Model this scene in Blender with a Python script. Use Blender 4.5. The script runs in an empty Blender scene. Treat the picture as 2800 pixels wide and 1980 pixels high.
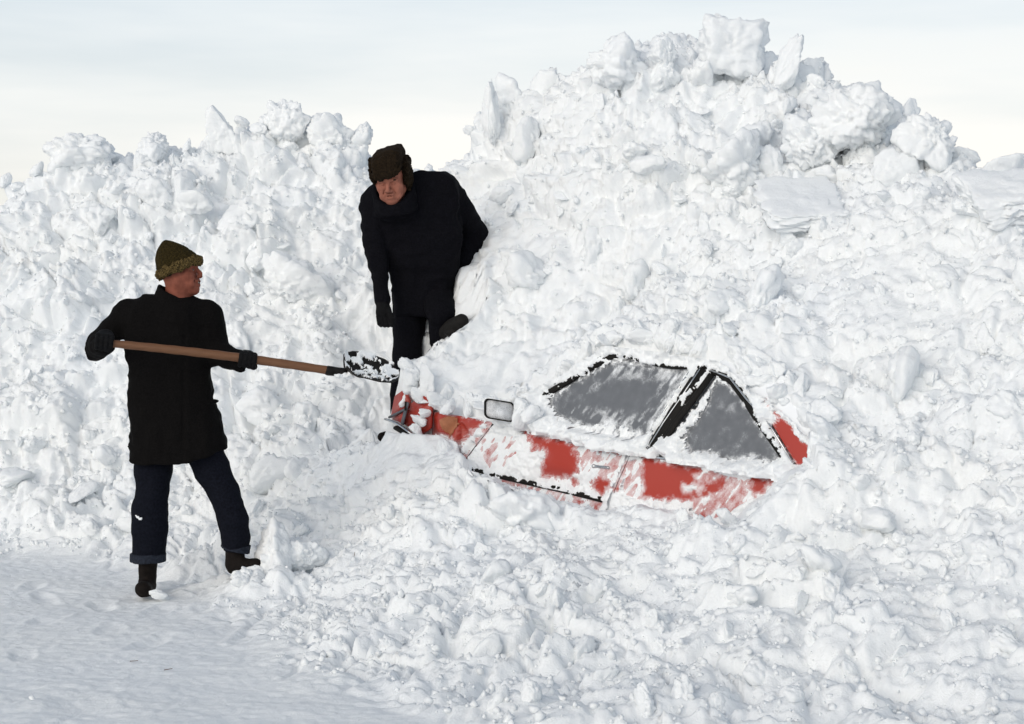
import bpy, bmesh, math, random
import numpy as np
from mathutils import Vector, Matrix

random.seed(7); rng = np.random.default_rng(7)
scene = bpy.context.scene
COL = scene.collection

# ------------------------------------------------------------------ camera
FPX = 4860.0                                   # focal length in pixels of a 2800 px wide frame
PITCH = math.atan(226 / FPX)
CAMZ = 1.6
cam_data = bpy.data.cameras.new('camera'); cam = bpy.data.objects.new('camera', cam_data)
COL.objects.link(cam)
cam_data.sensor_width = 36.0; cam_data.lens = FPX / 2800 * 36.0
cam_data.clip_start = 0.05; cam_data.clip_end = 3000
cam.location = (0, 0, CAMZ); cam.rotation_euler = (math.pi / 2 - PITCH, 0, 0)
scene.camera = cam
scene.render.resolution_x = 1024; scene.render.resolution_y = 724

# ------------------------------------------------------------------ sky, sun, exposure
SUN = Vector((-0.55, -0.74, 0.40)).normalized()
world = bpy.data.worlds.new('World'); scene.world = world; world.use_nodes = True
nt = world.node_tree; nt.nodes.clear()
def N(tree, typ, **kw):
    n = tree.nodes.new(typ)
    for k, v in kw.items():
        if k.startswith('in_'):
            key = k[3:]
            n.inputs[int(key) if key.isdigit() else key.replace('_', ' ')].default_value = v
        else: setattr(n, k, v)
    return n
sky = N(nt, 'ShaderNodeTexSky', sky_type='NISHITA', sun_disc=False)
sky.sun_elevation = math.asin(SUN.z); sky.sun_rotation = math.atan2(SUN.x, SUN.y)
sky.air_density = 1.0; sky.dust_density = 2.0
skys = N(nt, 'ShaderNodeMix', data_type='RGBA', blend_type='MULTIPLY', in_0=1.0)
skys.inputs[7].default_value = (0.10, 0.10, 0.10, 1)
tc = N(nt, 'ShaderNodeTexCoord')
mp = N(nt, 'ShaderNodeMapping'); mp.inputs['Scale'].default_value = (1.3, 1.3, 9.0); mp.inputs['Location'].default_value = (3.1, 0.4, 0.9)
no = N(nt, 'ShaderNodeTexNoise', in_Scale=1.6, in_Detail=5.0, in_Roughness=0.55)
cr = N(nt, 'ShaderNodeValToRGB')
cr.color_ramp.elements[0].position = 0.30; cr.color_ramp.elements[0].color = (0.72, 0.72, 0.72, 1)
cr.color_ramp.elements[1].position = 0.62; cr.color_ramp.elements[1].color = (1, 1, 1, 1)
cl = N(nt, 'ShaderNodeMix', data_type='RGBA')
cl.inputs[6].default_value = (0.90, 0.985, 1.045, 1); cl.inputs[7].default_value = (1.08, 1.055, 0.995, 1)
mx = N(nt, 'ShaderNodeMix', data_type='RGBA')
bg = N(nt, 'ShaderNodeBackground', in_Strength=1.0); wo = N(nt, 'ShaderNodeOutputWorld')
L = nt.links.new
L(sky.outputs[0], skys.inputs[6]); L(tc.outputs['Generated'], mp.inputs[0]); L(mp.outputs[0], no.inputs[0])
L(no.outputs[0], cr.inputs[0])
# the veil of cloud is thickest towards the horizon and thins to blue overhead
sx = N(nt, 'ShaderNodeSeparateXYZ'); vr = N(nt, 'ShaderNodeMapRange', in_1=.08, in_2=.70, in_3=1.0, in_4=.22); vm = N(nt, 'ShaderNodeMath', operation='MULTIPLY')
L(tc.outputs['Generated'], sx.inputs[0]); L(sx.outputs[2], vr.inputs[0]); L(vr.outputs[0], vm.inputs[0]); L(cr.outputs[0], vm.inputs[1]); L(vm.outputs[0], mx.inputs[0]); ez = N(nt, 'ShaderNodeMapRange', in_1=.05, in_2=.20, in_3=.95, in_4=-.10); es = N(nt, 'ShaderNodeMath', operation='MULTIPLY_ADD', in_1=1.1, in_2=-.55); ea = N(nt, 'ShaderNodeMath', operation='ADD', use_clamp=True)
L(sx.outputs[2], ez.inputs[0]); L(no.outputs[0], es.inputs[0]); L(ez.outputs[0], ea.inputs[0]); L(es.outputs[0], ea.inputs[1]); L(ea.outputs[0], cl.inputs[0])
L(skys.outputs[2], mx.inputs[6]); L(cl.outputs[2], mx.inputs[7]); L(mx.outputs[2], bg.inputs[0]); L(bg.outputs[0], wo.inputs[0])

sd = bpy.data.lights.new('sun', 'SUN'); sd.energy = 1.45; sd.angle = math.radians(60); sd.color = (1.0, 0.93, 0.84)
sun = bpy.data.objects.new('sun', sd); COL.objects.link(sun); sun.location = (-20, -20, 20)
sun.rotation_euler = SUN.to_track_quat('Z', 'Y').to_euler()
scene.cycles.max_bounces = 12; scene.cycles.diffuse_bounces = 8
scene.view_settings.view_transform = 'Standard'; scene.view_settings.look = 'None'
scene.view_settings.exposure = -0.06; scene.view_settings.gamma = 1.0
scene.view_settings.use_curve_mapping = False

# ------------------------------------------------------------------ maths helpers
CAM = np.array([0, 0, CAMZ])
def ray(px, py):
    x = (px - 1400) / FPX; u = -(py - 990) / FPX
    return np.array([x, math.cos(PITCH) + u * math.sin(PITCH), -math.sin(PITCH) + u * math.cos(PITCH)])
def P(px, py, Y):
    d = ray(px, py); return CAM + d * (Y / d[1])
def project(p):
    q = np.asarray(p, float) - CAM
    fw = q[..., 1] * math.cos(PITCH) - q[..., 2] * math.sin(PITCH)
    up = q[..., 1] * math.sin(PITCH) + q[..., 2] * math.cos(PITCH)
    return 1400 + FPX * q[..., 0] / fw, 990 - FPX * up / fw

def h3(ix, iy, iz, seed):
    with np.errstate(over='ignore'):
        h = (ix.astype(np.uint32) * np.uint32(374761393) + iy.astype(np.uint32) * np.uint32(668265263)
             + iz.astype(np.uint32) * np.uint32(2147483647) + np.uint32(seed * 974711 & 0xffffffff))
        h = (h ^ (h >> np.uint32(13))) * np.uint32(1274126177)
        h = (h ^ (h >> np.uint32(16))) * np.uint32(2246822519)
        h = h ^ (h >> np.uint32(15))
    return h.astype(np.float32) / np.float32(4294967295.0)
def vnoise(p, seed=0):
    p = np.asarray(p, np.float32); i = np.floor(p).astype(np.int32); f = p - i
    f = f * f * f * (f * (f * 6 - 15) + 10)
    out = 0
    for dx in (0, 1):
        for dy in (0, 1):
            for dz in (0, 1):
                w = (f[:, 0] if dx else 1 - f[:, 0]) * (f[:, 1] if dy else 1 - f[:, 1]) * (f[:, 2] if dz else 1 - f[:, 2])
                out = out + w * h3(i[:, 0] + dx, i[:, 1] + dy, i[:, 2] + dz, seed)
    return out * 2 - 1
def fbm(p, octv=4, seed=0, gain=0.5):
    s = 0; a = 1.0; q = np.asarray(p, np.float32)
    for k in range(octv):
        s = s + a * vnoise(q, seed + k); q = q * 2.03 + 11.7; a *= gain
    return s
def billow(p, octv=4, seed=0, gain=0.55):
    s = 0; a = 1.0; q = np.asarray(p, np.float32)
    for k in range(octv):
        s = s + a * np.abs(vnoise(q, seed + k)); q = q * 2.07 + 7.3; a *= gain
    return s
def worley(p, seed=0):
    """F1, F2, and per-cell: random value, random tilt . offset"""
    p = np.asarray(p, np.float32); i = np.floor(p).astype(np.int32)
    n = len(p); f1 = np.full(n, 9, np.float32); f2 = np.full(n, 9, np.float32); cv = np.zeros(n, np.float32); tl = np.zeros(n, np.float32)
    for dx in (-1, 0, 1):
        for dy in (-1, 0, 1):
            for dz in (-1, 0, 1):
                cx, cy, cz = i[:, 0] + dx, i[:, 1] + dy, i[:, 2] + dz
                ox = cx + h3(cx, cy, cz, seed) - p[:, 0]; oy = cy + h3(cx, cy, cz, seed + 31) - p[:, 1]; oz = cz + h3(cx, cy, cz, seed + 67) - p[:, 2]
                d = np.sqrt(ox * ox + oy * oy + oz * oz)
                near = d < f1
                f2 = np.where(near, f1, np.minimum(f2, d)); f1 = np.where(near, d, f1)
                if near.any():
                    m = near
                    r1 = h3(cx[m], cy[m], cz[m], seed + 101); r2 = h3(cx[m], cy[m], cz[m], seed + 137) - .5
                    r3 = h3(cx[m], cy[m], cz[m], seed + 171) - .5; r4 = h3(cx[m], cy[m], cz[m], seed + 199) - .5
                    cv[m] = r1; tl[m] = r2 * ox[m] + r3 * oy[m] + r4 * oz[m]
    return f1, f2, cv, tl
def sstep(a, b, x):
    t = np.clip((x - a) / (b - a), 0, 1); return t * t * (3 - 2 * t)

def fast_mesh(name, V, F):
    V = np.asarray(V, np.float32); F = np.asarray(F, np.int32)
    me = bpy.data.meshes.new(name); nf, k = F.shape
    me.vertices.add(len(V)); me.vertices.foreach_set('co', V.ravel())
    me.loops.add(nf * k); me.loops.foreach_set('vertex_index', F.ravel())
    me.polygons.add(nf); me.polygons.foreach_set('loop_start', np.arange(0, nf * k, k, dtype=np.int32))
    me.update(calc_edges=True); me.validate()
    me.polygons.foreach_set('use_smooth', np.ones(len(me.polygons), bool)); me.update()
    return me
def link(name, me, mat=None, parent=None, **props):
    o = bpy.data.objects.new(name, me); COL.objects.link(o)
    if mat is not None and me is not None: me.materials.append(mat)
    if parent is not None:
        o.parent = parent; o.matrix_parent_inverse = Matrix.Translation(-Vector(parent.location))
    for k, v in props.items(): o[k] = v
    return o
def empty(name, loc, **props):
    o = bpy.data.objects.new(name, None); COL.objects.link(o); o.location = Vector(loc); o.empty_display_size = .1
    for k, v in props.items(): o[k] = v
    return o
def grid_faces(nu, nv):
    a = np.arange(nu * nv).reshape(nu, nv)
    return np.stack([a[:-1, :-1], a[1:, :-1], a[1:, 1:], a[:-1, 1:]], -1).reshape(-1, 4)

# ------------------------------------------------------------------ signed-distance modelling (surface nets)
def surfnet(sdf, lo, hi, h):
    lo = np.array(lo, float); n = np.ceil((np.array(hi) - lo) / h).astype(int) + 1
    ax = [lo[i] + h * np.arange(n[i]) for i in range(3)]
    G = np.stack(np.meshgrid(*ax, indexing='ij'), -1).reshape(-1, 3).astype(np.float32)
    V = np.empty(len(G), np.float32)
    for s in range(0, len(G), 400000): V[s:s + 400000] = sdf(G[s:s + 400000])
    V = V.reshape(n); ins = V < 0
    c = [ins[a:n[0] - 1 + a, b:n[1] - 1 + b, d:n[2] - 1 + d] for a in (0, 1) for b in (0, 1) for d in (0, 1)]
    cnt = sum(x.astype(np.int8) for x in c); mask = (cnt > 0) & (cnt < 8)
    idx = np.full(mask.shape, -1, int); cells = np.argwhere(mask); idx[mask] = np.arange(len(cells))
    acc = np.zeros((len(cells), 3)); w = np.zeros(len(cells))
    for a in range(3):
        o = [i for i in range(3) if i != a]
        for p in (0, 1):
            for q in (0, 1):
                s = cells.copy(); s[:, o[0]] += p; s[:, o[1]] += q; e = s.copy(); e[:, a] += 1
                v0 = V[s[:, 0], s[:, 1], s[:, 2]]; v1 = V[e[:, 0], e[:, 1], e[:, 2]]
                m = (v0 < 0) != (v1 < 0); t = np.where(m, v0 / np.where(m, v0 - v1, 1), 0)
                pt = s.astype(float); pt[:, a] += t
                acc[m] += pt[m]; w[m] += 1
    verts = lo + h * acc / w[:, None]
    faces = []
    for a in range(3):
        b, d = (a + 1) % 3, (a + 2) % 3
        sl0 = [slice(None)] * 3; sl1 = [slice(None)] * 3; sl0[a] = slice(0, -1); sl1[a] = slice(1, None)
        A = ins[tuple(sl0)]; B = ins[tuple(sl1)]; e = np.argwhere(A != B)
        ok = (e[:, b] > 0) & (e[:, d] > 0) & (e[:, b] < n[b] - 1) & (e[:, d] < n[d] - 1); e = e[ok]
        inside = A[e[:, 0], e[:, 1], e[:, 2]]
        def cell(ob, od):
            q = e.copy(); q[:, b] += ob; q[:, d] += od; return idx[q[:, 0], q[:, 1], q[:, 2]]
        f = np.stack([cell(-1, -1), cell(0, -1), cell(0, 0), cell(-1, 0)], -1)
        f[~inside] = f[~inside][:, ::-1]; faces.append(f)
    return verts, np.concatenate(faces)
def nrm(a): return np.sqrt((a * a).sum(-1))
def rc(p, a, b, ra, rb):
    a = np.asarray(a, np.float32); b = np.asarray(b, np.float32); ba = b - a
    t = np.clip(((p - a) @ ba) / max(1e-9, float(ba @ ba)), 0, 1)
    return nrm(p - a - t[:, None] * ba) - (ra + t * (rb - ra))
def sph(p, c, r): return nrm(p - np.asarray(c, np.float32)) - r
def ell(p, c, r):
    q = (p - np.asarray(c, np.float32)); r = np.asarray(r, np.float32)
    k0 = nrm(q / r); k1 = nrm(q / (r * r)) + 1e-9
    return k0 * (k0 - 1) / k1
def smin(a, b, k):
    h = np.clip(.5 + .5 * (b - a) / k, 0, 1); return b + (a - b) * h - k * h * (1 - h)
def smax(a, b, k): return -smin(-a, -b, k)
def loft(p, rows, ex=2.5):
    r = np.array(sorted(rows), float)             # z, cx, cy, rx, ry
    z = np.clip(p[:, 2], r[0, 0], r[-1, 0])
    cx, cy, rx, ry = (np.interp(z, r[:, 0], r[:, i]) for i in (1, 2, 3, 4))
    k = (np.abs((p[:, 0] - cx) / rx) ** ex + np.abs((p[:, 1] - cy) / ry) ** ex) ** (1 / ex)
    d = (k - 1) * np.minimum(rx, ry)
    return np.maximum(d, np.maximum(p[:, 2] - r[-1, 0], r[0, 0] - p[:, 2]))
def sdf_obj(name, sdf, lo, hi, h, mat, parent, **props):
    V, F = surfnet(sdf, lo, hi, h); return link(name, fast_mesh(name, V, F), mat, parent, **props)

# ------------------------------------------------------------------ materials
def mat_base(name):
    m = bpy.data.materials.new(name); m.use_nodes = True; t = m.node_tree
    return m, t, t.nodes['Principled BSDF']
def bump(t, bsdf, scale, strength, dist, detail=4.0, extra=None):
    tcn = N(t, 'ShaderNodeTexCoord'); nn = N(t, 'ShaderNodeTexNoise', in_Scale=scale, in_Detail=detail, in_Roughness=0.6)
    b = N(t, 'ShaderNodeBump', in_Strength=strength, in_Distance=dist)
    t.links.new(tcn.outputs['Object'], nn.inputs[0]); t.links.new(nn.outputs[0], b.inputs['Height']); t.links.new(b.outputs[0], bsdf.inputs['Normal'])
    return tcn, nn, b
def simple(name, col, rough=.6, metal=0., var=.12, vs=30., bs=0., bd=.002, bscale=200., spec=.15, sheen=0.):
    m, t, b = mat_base(name)
    b.inputs['Roughness'].default_value = rough; b.inputs['Metallic'].default_value = metal
    b.inputs['Specular IOR Level'].default_value = spec
    if sheen: b.inputs['Sheen Weight'].default_value = sheen; b.inputs['Sheen Roughness'].default_value = .5
    tcn = N(t, 'ShaderNodeTexCoord'); nn = N(t, 'ShaderNodeTexNoise', in_Scale=vs, in_Detail=4.0)
    r = N(t, 'ShaderNodeMapRange', in_1=.3, in_2=.7, in_3=1 - var, in_4=1 + var)
    mm = N(t, 'ShaderNodeMix', data_type='RGBA', blend_type='MULTIPLY', in_0=1.0); mm.inputs[6].default_value = (*col, 1)
    t.links.new(tcn.outputs['Object'], nn.inputs[0]); t.links.new(nn.outputs[0], r.inputs[0]); t.links.new(r.outputs[0], mm.inputs[7])
    t.links.new(mm.outputs[2], b.inputs['Base Color'])
    if bs: bump(t, b, bscale, bs, bd)
    return m
def snow_mat(name='snow', col=(.912, .933, .950)):
    m, t, b = mat_base(name)
    b.inputs['Roughness'].default_value = .85; b.inputs['Specular IOR Level'].default_value = .10
    b.subsurface_method = 'BURLEY'; b.inputs['Subsurface Weight'].default_value = .15; b.inputs['Subsurface Radius'].default_value = (.9, 1., 1.1); b.inputs['Subsurface Scale'].default_value = .008
    tcn = N(t, 'ShaderNodeNewGeometry'); nn = N(t, 'ShaderNodeTexNoise', in_Scale=1.7, in_Detail=3.0)
    mm = N(t, 'ShaderNodeMix', data_type='RGBA'); mm.inputs[6].default_value = (col[0] * .975, col[1] * .985, col[2], 1); mm.inputs[7].default_value = (col[0] * 1.02, col[1] * 1.01, col[2] * .985, 1)
    t.links.new(tcn.outputs['Position'], nn.inputs[0]); t.links.new(nn.outputs[0], mm.inputs[0]); t.links.new(mm.outputs[2], b.inputs['Base Color'])
    n1 = N(t, 'ShaderNodeTexNoise', in_Scale=30., in_Detail=8.0, in_Roughness=.72); b1 = N(t, 'ShaderNodeBump', in_Strength=.62, in_Distance=.013)
    n2 = N(t, 'ShaderNodeTexNoise', in_Scale=90., in_Detail=4.0, in_Roughness=.75); b2 = N(t, 'ShaderNodeBump', in_Strength=.6, in_Distance=.003)
    for n_, b_ in ((n1, b1), (n2, b2)):
        t.links.new(tcn.outputs['Position'], n_.inputs[0]); t.links.new(n_.outputs[0], b_.inputs['Height'])
    t.links.new(b1.outputs[0], b2.inputs['Normal']); t.links.new(b2.outputs[0], b.inputs['Normal'])
    return m
def dusted(name, col, rough=.4, coat=.0, spec=.5, col2=None):
    """paint or glass with clinging snow powder; the mesh attribute 'frost' says how much snow has stuck there"""
    m, t, b = mat_base(name); b.inputs['Roughness'].default_value = rough; b.inputs['Coat Weight'].default_value = coat; b.inputs['Specular IOR Level'].default_value = spec
    at = N(t, 'ShaderNodeAttribute', attribute_name='frost'); tcn = N(t, 'ShaderNodeTexCoord')
    n1 = N(t, 'ShaderNodeTexNoise', in_Scale=260., in_Detail=5.0, in_Roughness=.8); n0 = N(t, 'ShaderNodeTexNoise', in_Scale=22., in_Detail=3.0)
    a1 = N(t, 'ShaderNodeMath', operation='ADD'); a2 = N(t, 'ShaderNodeMath', operation='MULTIPLY_ADD', in_1=.5, in_2=-.25)
    a3 = N(t, 'ShaderNodeMath', operation='ADD')
    r = N(t, 'ShaderNodeMapRange', in_1=.80, in_2=1.22); mm = N(t, 'ShaderNodeMix', data_type='RGBA')
    c1 = N(t, 'ShaderNodeMix', data_type='RGBA'); c1.inputs[6].default_value = (*col, 1); c1.inputs[7].default_value = (*(col2 or col), 1)
    mm.inputs[7].default_value = (.88, .9, .92, 1)
    k = t.links.new
    k(tcn.outputs['Object'], n1.inputs[0]); k(tcn.outputs['Object'], n0.inputs[0]); k(n0.outputs[0], c1.inputs[0])
    k(n0.outputs[0], a2.inputs[0]); k(a2.outputs[0], a3.inputs[0]); k(n1.outputs[0], a3.inputs[1]); k(a3.outputs[0], a1.inputs[0]); k(at.outputs['Fac'], a1.inputs[1])
    k(a1.outputs[0], r.inputs[0]); k(r.outputs[0], mm.inputs[0]); k(c1.outputs[2], mm.inputs[6]); k(mm.outputs[2], b.inputs['Base Color'])
    rr = N(t, 'ShaderNodeMix', data_type='FLOAT'); rr.inputs[2].default_value = rough; rr.inputs[3].default_value = .9
    k(r.outputs[0], rr.inputs[0]); k(rr.outputs[0], b.inputs['Roughness'])
    return m
M = {}
M['snow'] = snow_mat()
M['red'] = dusted('red_paint', (.40, .036, .02), .38, .25, .4)
M['primer'] = simple('orange_primer', (.42, .17, .09), .6, var=.15)
M['glass'] = dusted('iced_glass', (.10, .105, .115), .34, .0, .5, (.17, .18, .195))
M['rubber'] = simple('black_rubber', (.012, .011, .010), .7, bs=.3)
M['chrome'] = simple('chrome_trim', (.55, .56, .57), .22, 1.0, var=.1)
M['greytrim'] = simple('grey_trim', (.12, .125, .14), .5)
M['black'] = simple('black_wool', (.0055, .005, .005), .95, var=.4, vs=160., bs=.5, bd=.003, bscale=260., spec=.06)
M['navy'] = simple('navy_cloth', (.0052, .0052, .0072), .95, var=.35, vs=120., bs=.5, bd=.003, bscale=240., spec=.06)
M['jeans'] = simple('dark_denim', (.0062, .0072, .012), .95, var=.35, vs=90., bs=.4, bd=.002, bscale=300., spec=.08)
M['cuff'] = simple('turned_denim', (.02, .024, .035), .95, var=.3, vs=90., bs=.4, bd=.002, bscale=300., spec=.15)
M['leather'] = simple('brown_leather', (.0075, .005, .004), .75, var=.4, vs=40., bs=.3, bscale=120.)
M['glove'] = simple('dark_glove', (.0055, .0055, .0062), .9, var=.35, vs=60., bs=.4, bscale=150.)
M['skin'] = simple('ruddy_skin', (.22, .070, .045), .65, var=.2, vs=35., bs=.15, bd=.001, bscale=300.)
M['skin2'] = simple('weathered_skin', (.30, .115, .078), .6, var=.2, vs=35., bs=.15, bd=.001, bscale=300.)
M['lip'] = simple('lip_skin', (.13, .035, .03), .5)
M['eye'] = simple('eye', (.10, .085, .08), .3)
M['hair'] = simple('dark_hair', (.02, .015, .01), .8, bs=.6, bscale=300.)
M['teeth'] = simple('teeth', (.42, .36, .28), .4)
M['steel'] = simple('dark_steel', (.018, .016, .015), .5, .3, var=.4, vs=25.)
M['fur'] = simple('brown_fur', (.017, .011, .006), .95, var=.5, vs=110., bs=.9, bd=.006, bscale=190., spec=.1)
def knit(name, c1, c2):
    m, t, b = mat_base(name); b.inputs['Roughness'].default_value = .95; b.inputs['Specular IOR Level'].default_value = .1
    tcn = N(t, 'ShaderNodeTexCoord'); nn = N(t, 'ShaderNodeTexNoise', in_Scale=170., in_Detail=3.0, in_Roughness=.7)
    r = N(t, 'ShaderNodeMapRange', in_1=.42, in_2=.66); mm = N(t, 'ShaderNodeMix', data_type='RGBA'); mm.inputs[6].default_value = (*c1, 1); mm.inputs[7].default_value = (*c2, 1)
    bp = N(t, 'ShaderNodeBump', in_Strength=.9, in_Distance=.006)
    k = t.links.new; k(tcn.outputs['Object'], nn.inputs[0]); k(nn.outputs[0], r.inputs[0]); k(r.outputs[0], mm.inputs[0]); k(mm.outputs[2], b.inputs['Base Color'])
    k(nn.outputs[0], bp.inputs['Height']); k(bp.outputs[0], b.inputs['Normal']); return m
M['knit'] = knit('olive_knit', (.016, .0115, .0035), (.048, .034, .010))
M['knit_brim'] = knit('speckled_knit', (.024, .017, .006), (.19, .13, .05))
def wood():
    m, t, b = mat_base('shaft_wood'); b.inputs['Roughness'].default_value = .6
    tcn = N(t, 'ShaderNodeTexCoord'); mpn = N(t, 'ShaderNodeMapping'); mpn.inputs['Scale'].default_value = (3, 40, 40)
    nn = N(t, 'ShaderNodeTexNoise', in_Scale=2., in_Detail=5.0); mm = N(t, 'ShaderNodeMix', data_type='RGBA'); mm.inputs[6].default_value = (.105, .042, .017, 1); mm.inputs[7].default_value = (.20, .088, .036, 1)
    k = t.links.new; k(tcn.outputs['Object'], mpn.inputs[0]); k(mpn.outputs[0], nn.inputs[0]); k(nn.outputs[0], mm.inputs[0]); k(mm.outputs[2], b.inputs['Base Color']); return m
M['wood'] = wood()

# ------------------------------------------------------------------ the car's own frame (door's rear upper corner = origin)
CO = P(1715, 1240, 8.8)
ca = math.radians(45); cp_ = math.radians(3.6)
CW = np.array([math.sin(ca), math.cos(ca), 0.])                       # inward, away from the near side
CF = np.array([-math.cos(ca) * math.cos(cp_), math.sin(ca) * math.cos(cp_), math.sin(cp_)])   # forward
CU = np.cross(CW, CF); CU = CU if CU[2] > 0 else -CU
TT = math.tan(math.radians(20))
def car(u, v, w=0.):
    u, v, w = np.broadcast_arrays(np.asarray(u, float), np.asarray(v, float), np.asarray(w, float))
    return CO + u[..., None] * CF + v[..., None] * CU + w[..., None] * CW
def side_uv(px, py, tumble=False):
    n = CW - CU * TT if tumble else CW
    d = ray(px, py); t = ((CO - CAM) @ n) / (d @ n); q = CAM + d * t - CO
    return float(q @ CF), float(q @ CU)
def vtop(u):        # height of the car's upper surface along its length
    return np.interp(u, [-1.75, -1.5, -.42, .31, .98, 1.8, 1.95], [-.1, .0, .49, .50, .05, .03, -.12])
_sl = [side_uv(*q) for q in [(900, 1240), (1000, 1215), (1060, 1180), (1175, 1183), (1200, 1183), (1250, 1205), (1262, 1262), (1290, 1290), (1400, 1332), (1480, 1352), (1560, 1378), (1640, 1398), (1690, 1385), (1750, 1380), (1850, 1392), (1930, 1436), (1990, 1420), (2040, 1370), (2085, 1345), (2120, 1305), (2165, 1275), (2205, 1262), (2235, 1222)]]
_sl = sorted(_sl); SLU = np.array([a for a, b in _sl]); SLV = np.array([b for a, b in _sl])

# ------------------------------------------------------------------ snow bank
ctl = []
def c3(*pts):
    for px, py, Y in pts: ctl.append(P(px, py, Y))
def cx(*pts):
    for p in pts: ctl.append(np.array(p, float))
for x in (-8, -5, -3, -1.6): cx((x, 0, 0), (x, 3, 0), (x, 6, 0), (x, 8, 0))
cx((-1.6, 8.9, 0), (-2.2, 9.3, .0), (-3.0, 9.6, .02), (-4.5, 9.6, .05), (-7, 9.6, .1), (-1.25, 8.9, .06))
for x in (0, 1.5, 3, 5, 8): cx((x, 0, 0), (x, 3, 0), (x, 5.4, .0))
c3((-350, 1450, 10.6), (-350, 1100, 11.3), (-350, 800, 12.1), (-350, 600, 12.9))
c3((0, 1450, 10.6), (0, 1100, 11.3), (0, 800, 12.1), (20, 610, 12.9), (90, 540, 12.9))
c3((200, 1480, 10.3), (200, 1100, 11.2), (200, 700, 12.2), (190, 450, 12.8), (330, 475, 12.8))
c3((450, 1470, 10.3), (450, 1100, 11.2), (450, 700, 12.1), (450, 455, 12.8), (600, 450, 12.8))
c3((700, 1500, 9.9), (700, 1300, 10.5), (700, 1050, 11.1), (700, 700, 12.0), (700, 430, 12.7), (800, 400, 12.7))
c3((900, 1500, 9.5), (900, 1300, 10.15), (900, 1100, 10.8), (900, 800, 11.6), (910, 415, 12.6), (1010, 465, 12.6), (1060, 500, 12.6))
c3((1045, 1200, 10.55), (1000, 1205, 10.5), (1090, 1200, 10.6), (1040, 1350, 9.85), (1040, 1000, 11.2), (1100, 700, 11.9), (1130, 510, 12.5), (1200, 505, 12.5))
c3((830, 1650, 8.6), (1000, 1650, 8.5), (690, 1600, 9.0), (860, 1560, 9.0), (1000, 1470, 9.25), (1100, 1300, 9.6), (1200, 1205, 9.72), (1060, 1250, 9.8), (1270, 1275, 9.36))
c3((1300, 1310, 9.2), (1400, 1345, 9.0), (1600, 1410, 8.65), (1750, 1400, 8.5), (1900, 1445, 8.25), (2050, 1345, 8.05), (2120, 1300, 7.95), (2200, 1270, 7.85), (2250, 1210, 7.95))
c3((1200, 1480, 8.8), (1200, 1680, 7.8), (1500, 1550, 8.2), (1600, 1600, 7.9), (1600, 1830, 7.0), (2000, 1530, 7.6), (2000, 1780, 6.9), (2400, 1450, 7.5), (2400, 1760, 6.7), (2750, 1380, 7.4), (2750, 1680, 6.8), (3100, 1300, 7.4), (3100, 1680, 6.8))
cx((0, 6.4, .0), (-.3, 7.2, .01), (.8, 6.0, .0), (2.5, 6.0, .03), (1.6, 6.0, .03), (5, 6.0, .1))
c3((2400, 1200, 8.05), (2300, 1100, 8.3), (2750, 1100, 7.95), (2400, 900, 8.6), (2750, 850, 8.45), (2400, 600, 9.25), (2750, 640, 8.95), (2740, 540, 9.3), (3100, 800, 8.8), (3100, 520, 9.8), (3500, 600, 9.8), (3500, 1200, 8.0))
c3((2660, 520, 9.6), (2570, 440, 9.95), (2480, 340, 10.2), (2300, 270, 10.5), (2100, 200, 10.8), (1950, 190, 10.95), (1750, 200, 11.05), (1600, 240, 11.15), (1450, 300, 11.5), (1350, 370, 11.7), (1310, 440, 12.0), (1240, 478, 12.3))
c3((2150, 880, 9.0), (1950, 900, 9.4), (1750, 920, 9.75), (1900, 600, 10.05), (1700, 600, 10.25), (2150, 600, 9.75), (1500, 600, 10.7), (1360, 650, 10.8), (1300, 690, 10.75), (1900, 400, 10.5), (1600, 400, 10.75), (2200, 400, 10.2), (1400, 450, 11.4))
c3((1500, 850, 10.15), (1320, 850, 10.25), (1262, 760, 10.52), (1255, 850, 10.35), (1225, 935, 10.2), (1190, 955, 10.15), (1110, 1000, 10.02), (1350, 1080, 9.85), (1450, 1050, 9.85), (1300, 980, 10.05), (1650, 900, 9.9))
c3((2640, 560, 10.6), (2800, 600, 10.3), (2540, 520, 11.0), (2300, 360, 11.6), (2050, 300, 11.9), (2950, 620, 10.6), (3300, 620, 10.8))
for x in np.linspace(-8, -.6, 6): cx((x, 13.9, 1.7), (x, 15.5, .6), (x, 18, 0), (x, 22, 0))
for x in np.linspace(.4, 8, 6): cx((x, 12.6, 2.0 if x < 2.5 else 1.5), (x, 14.2, .9), (x, 17, 0), (x, 22, 0))
cx((-8, 11.3, .8), (-8, 12.8, 2.0), (8, 8, 1.2), (8, 10, 2.0), (8, 11.5, 1.6))
cx((-10, -2, 0), (10, -2, 0), (0, -2, 0), (-12, 11, .5), (12, 9, 1.))
ctl = np.array(ctl)
def rbf_eval(xy):
    out = np.zeros(len(xy))
    for s in range(0, len(xy), 100000):
        q = xy[s:s + 100000]
        d = np.sqrt(((q[:, None, :] - ctl[None, :, :2]) ** 2).sum(-1) + .02)
        out[s:s + 100000] = d @ rbf_w[:-3] + rbf_w[-3] + q @ rbf_w[-2:]
    return out
_n = len(ctl); _d = np.sqrt(((ctl[:, None, :2] - ctl[None, :, :2]) ** 2).sum(-1) + .02)
_A = np.zeros((_n + 3, _n + 3)); _A[:_n, :_n] = _d - np.eye(_n) * .03
_A[:_n, _n] = 1; _A[:_n, _n + 1:] = ctl[:, :2]; _A[_n, :_n] = 1; _A[_n + 1:, :_n] = ctl[:, :2].T
rbf_w = np.linalg.solve(_A, np.concatenate([ctl[:, 2], np.zeros(3)]))

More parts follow.
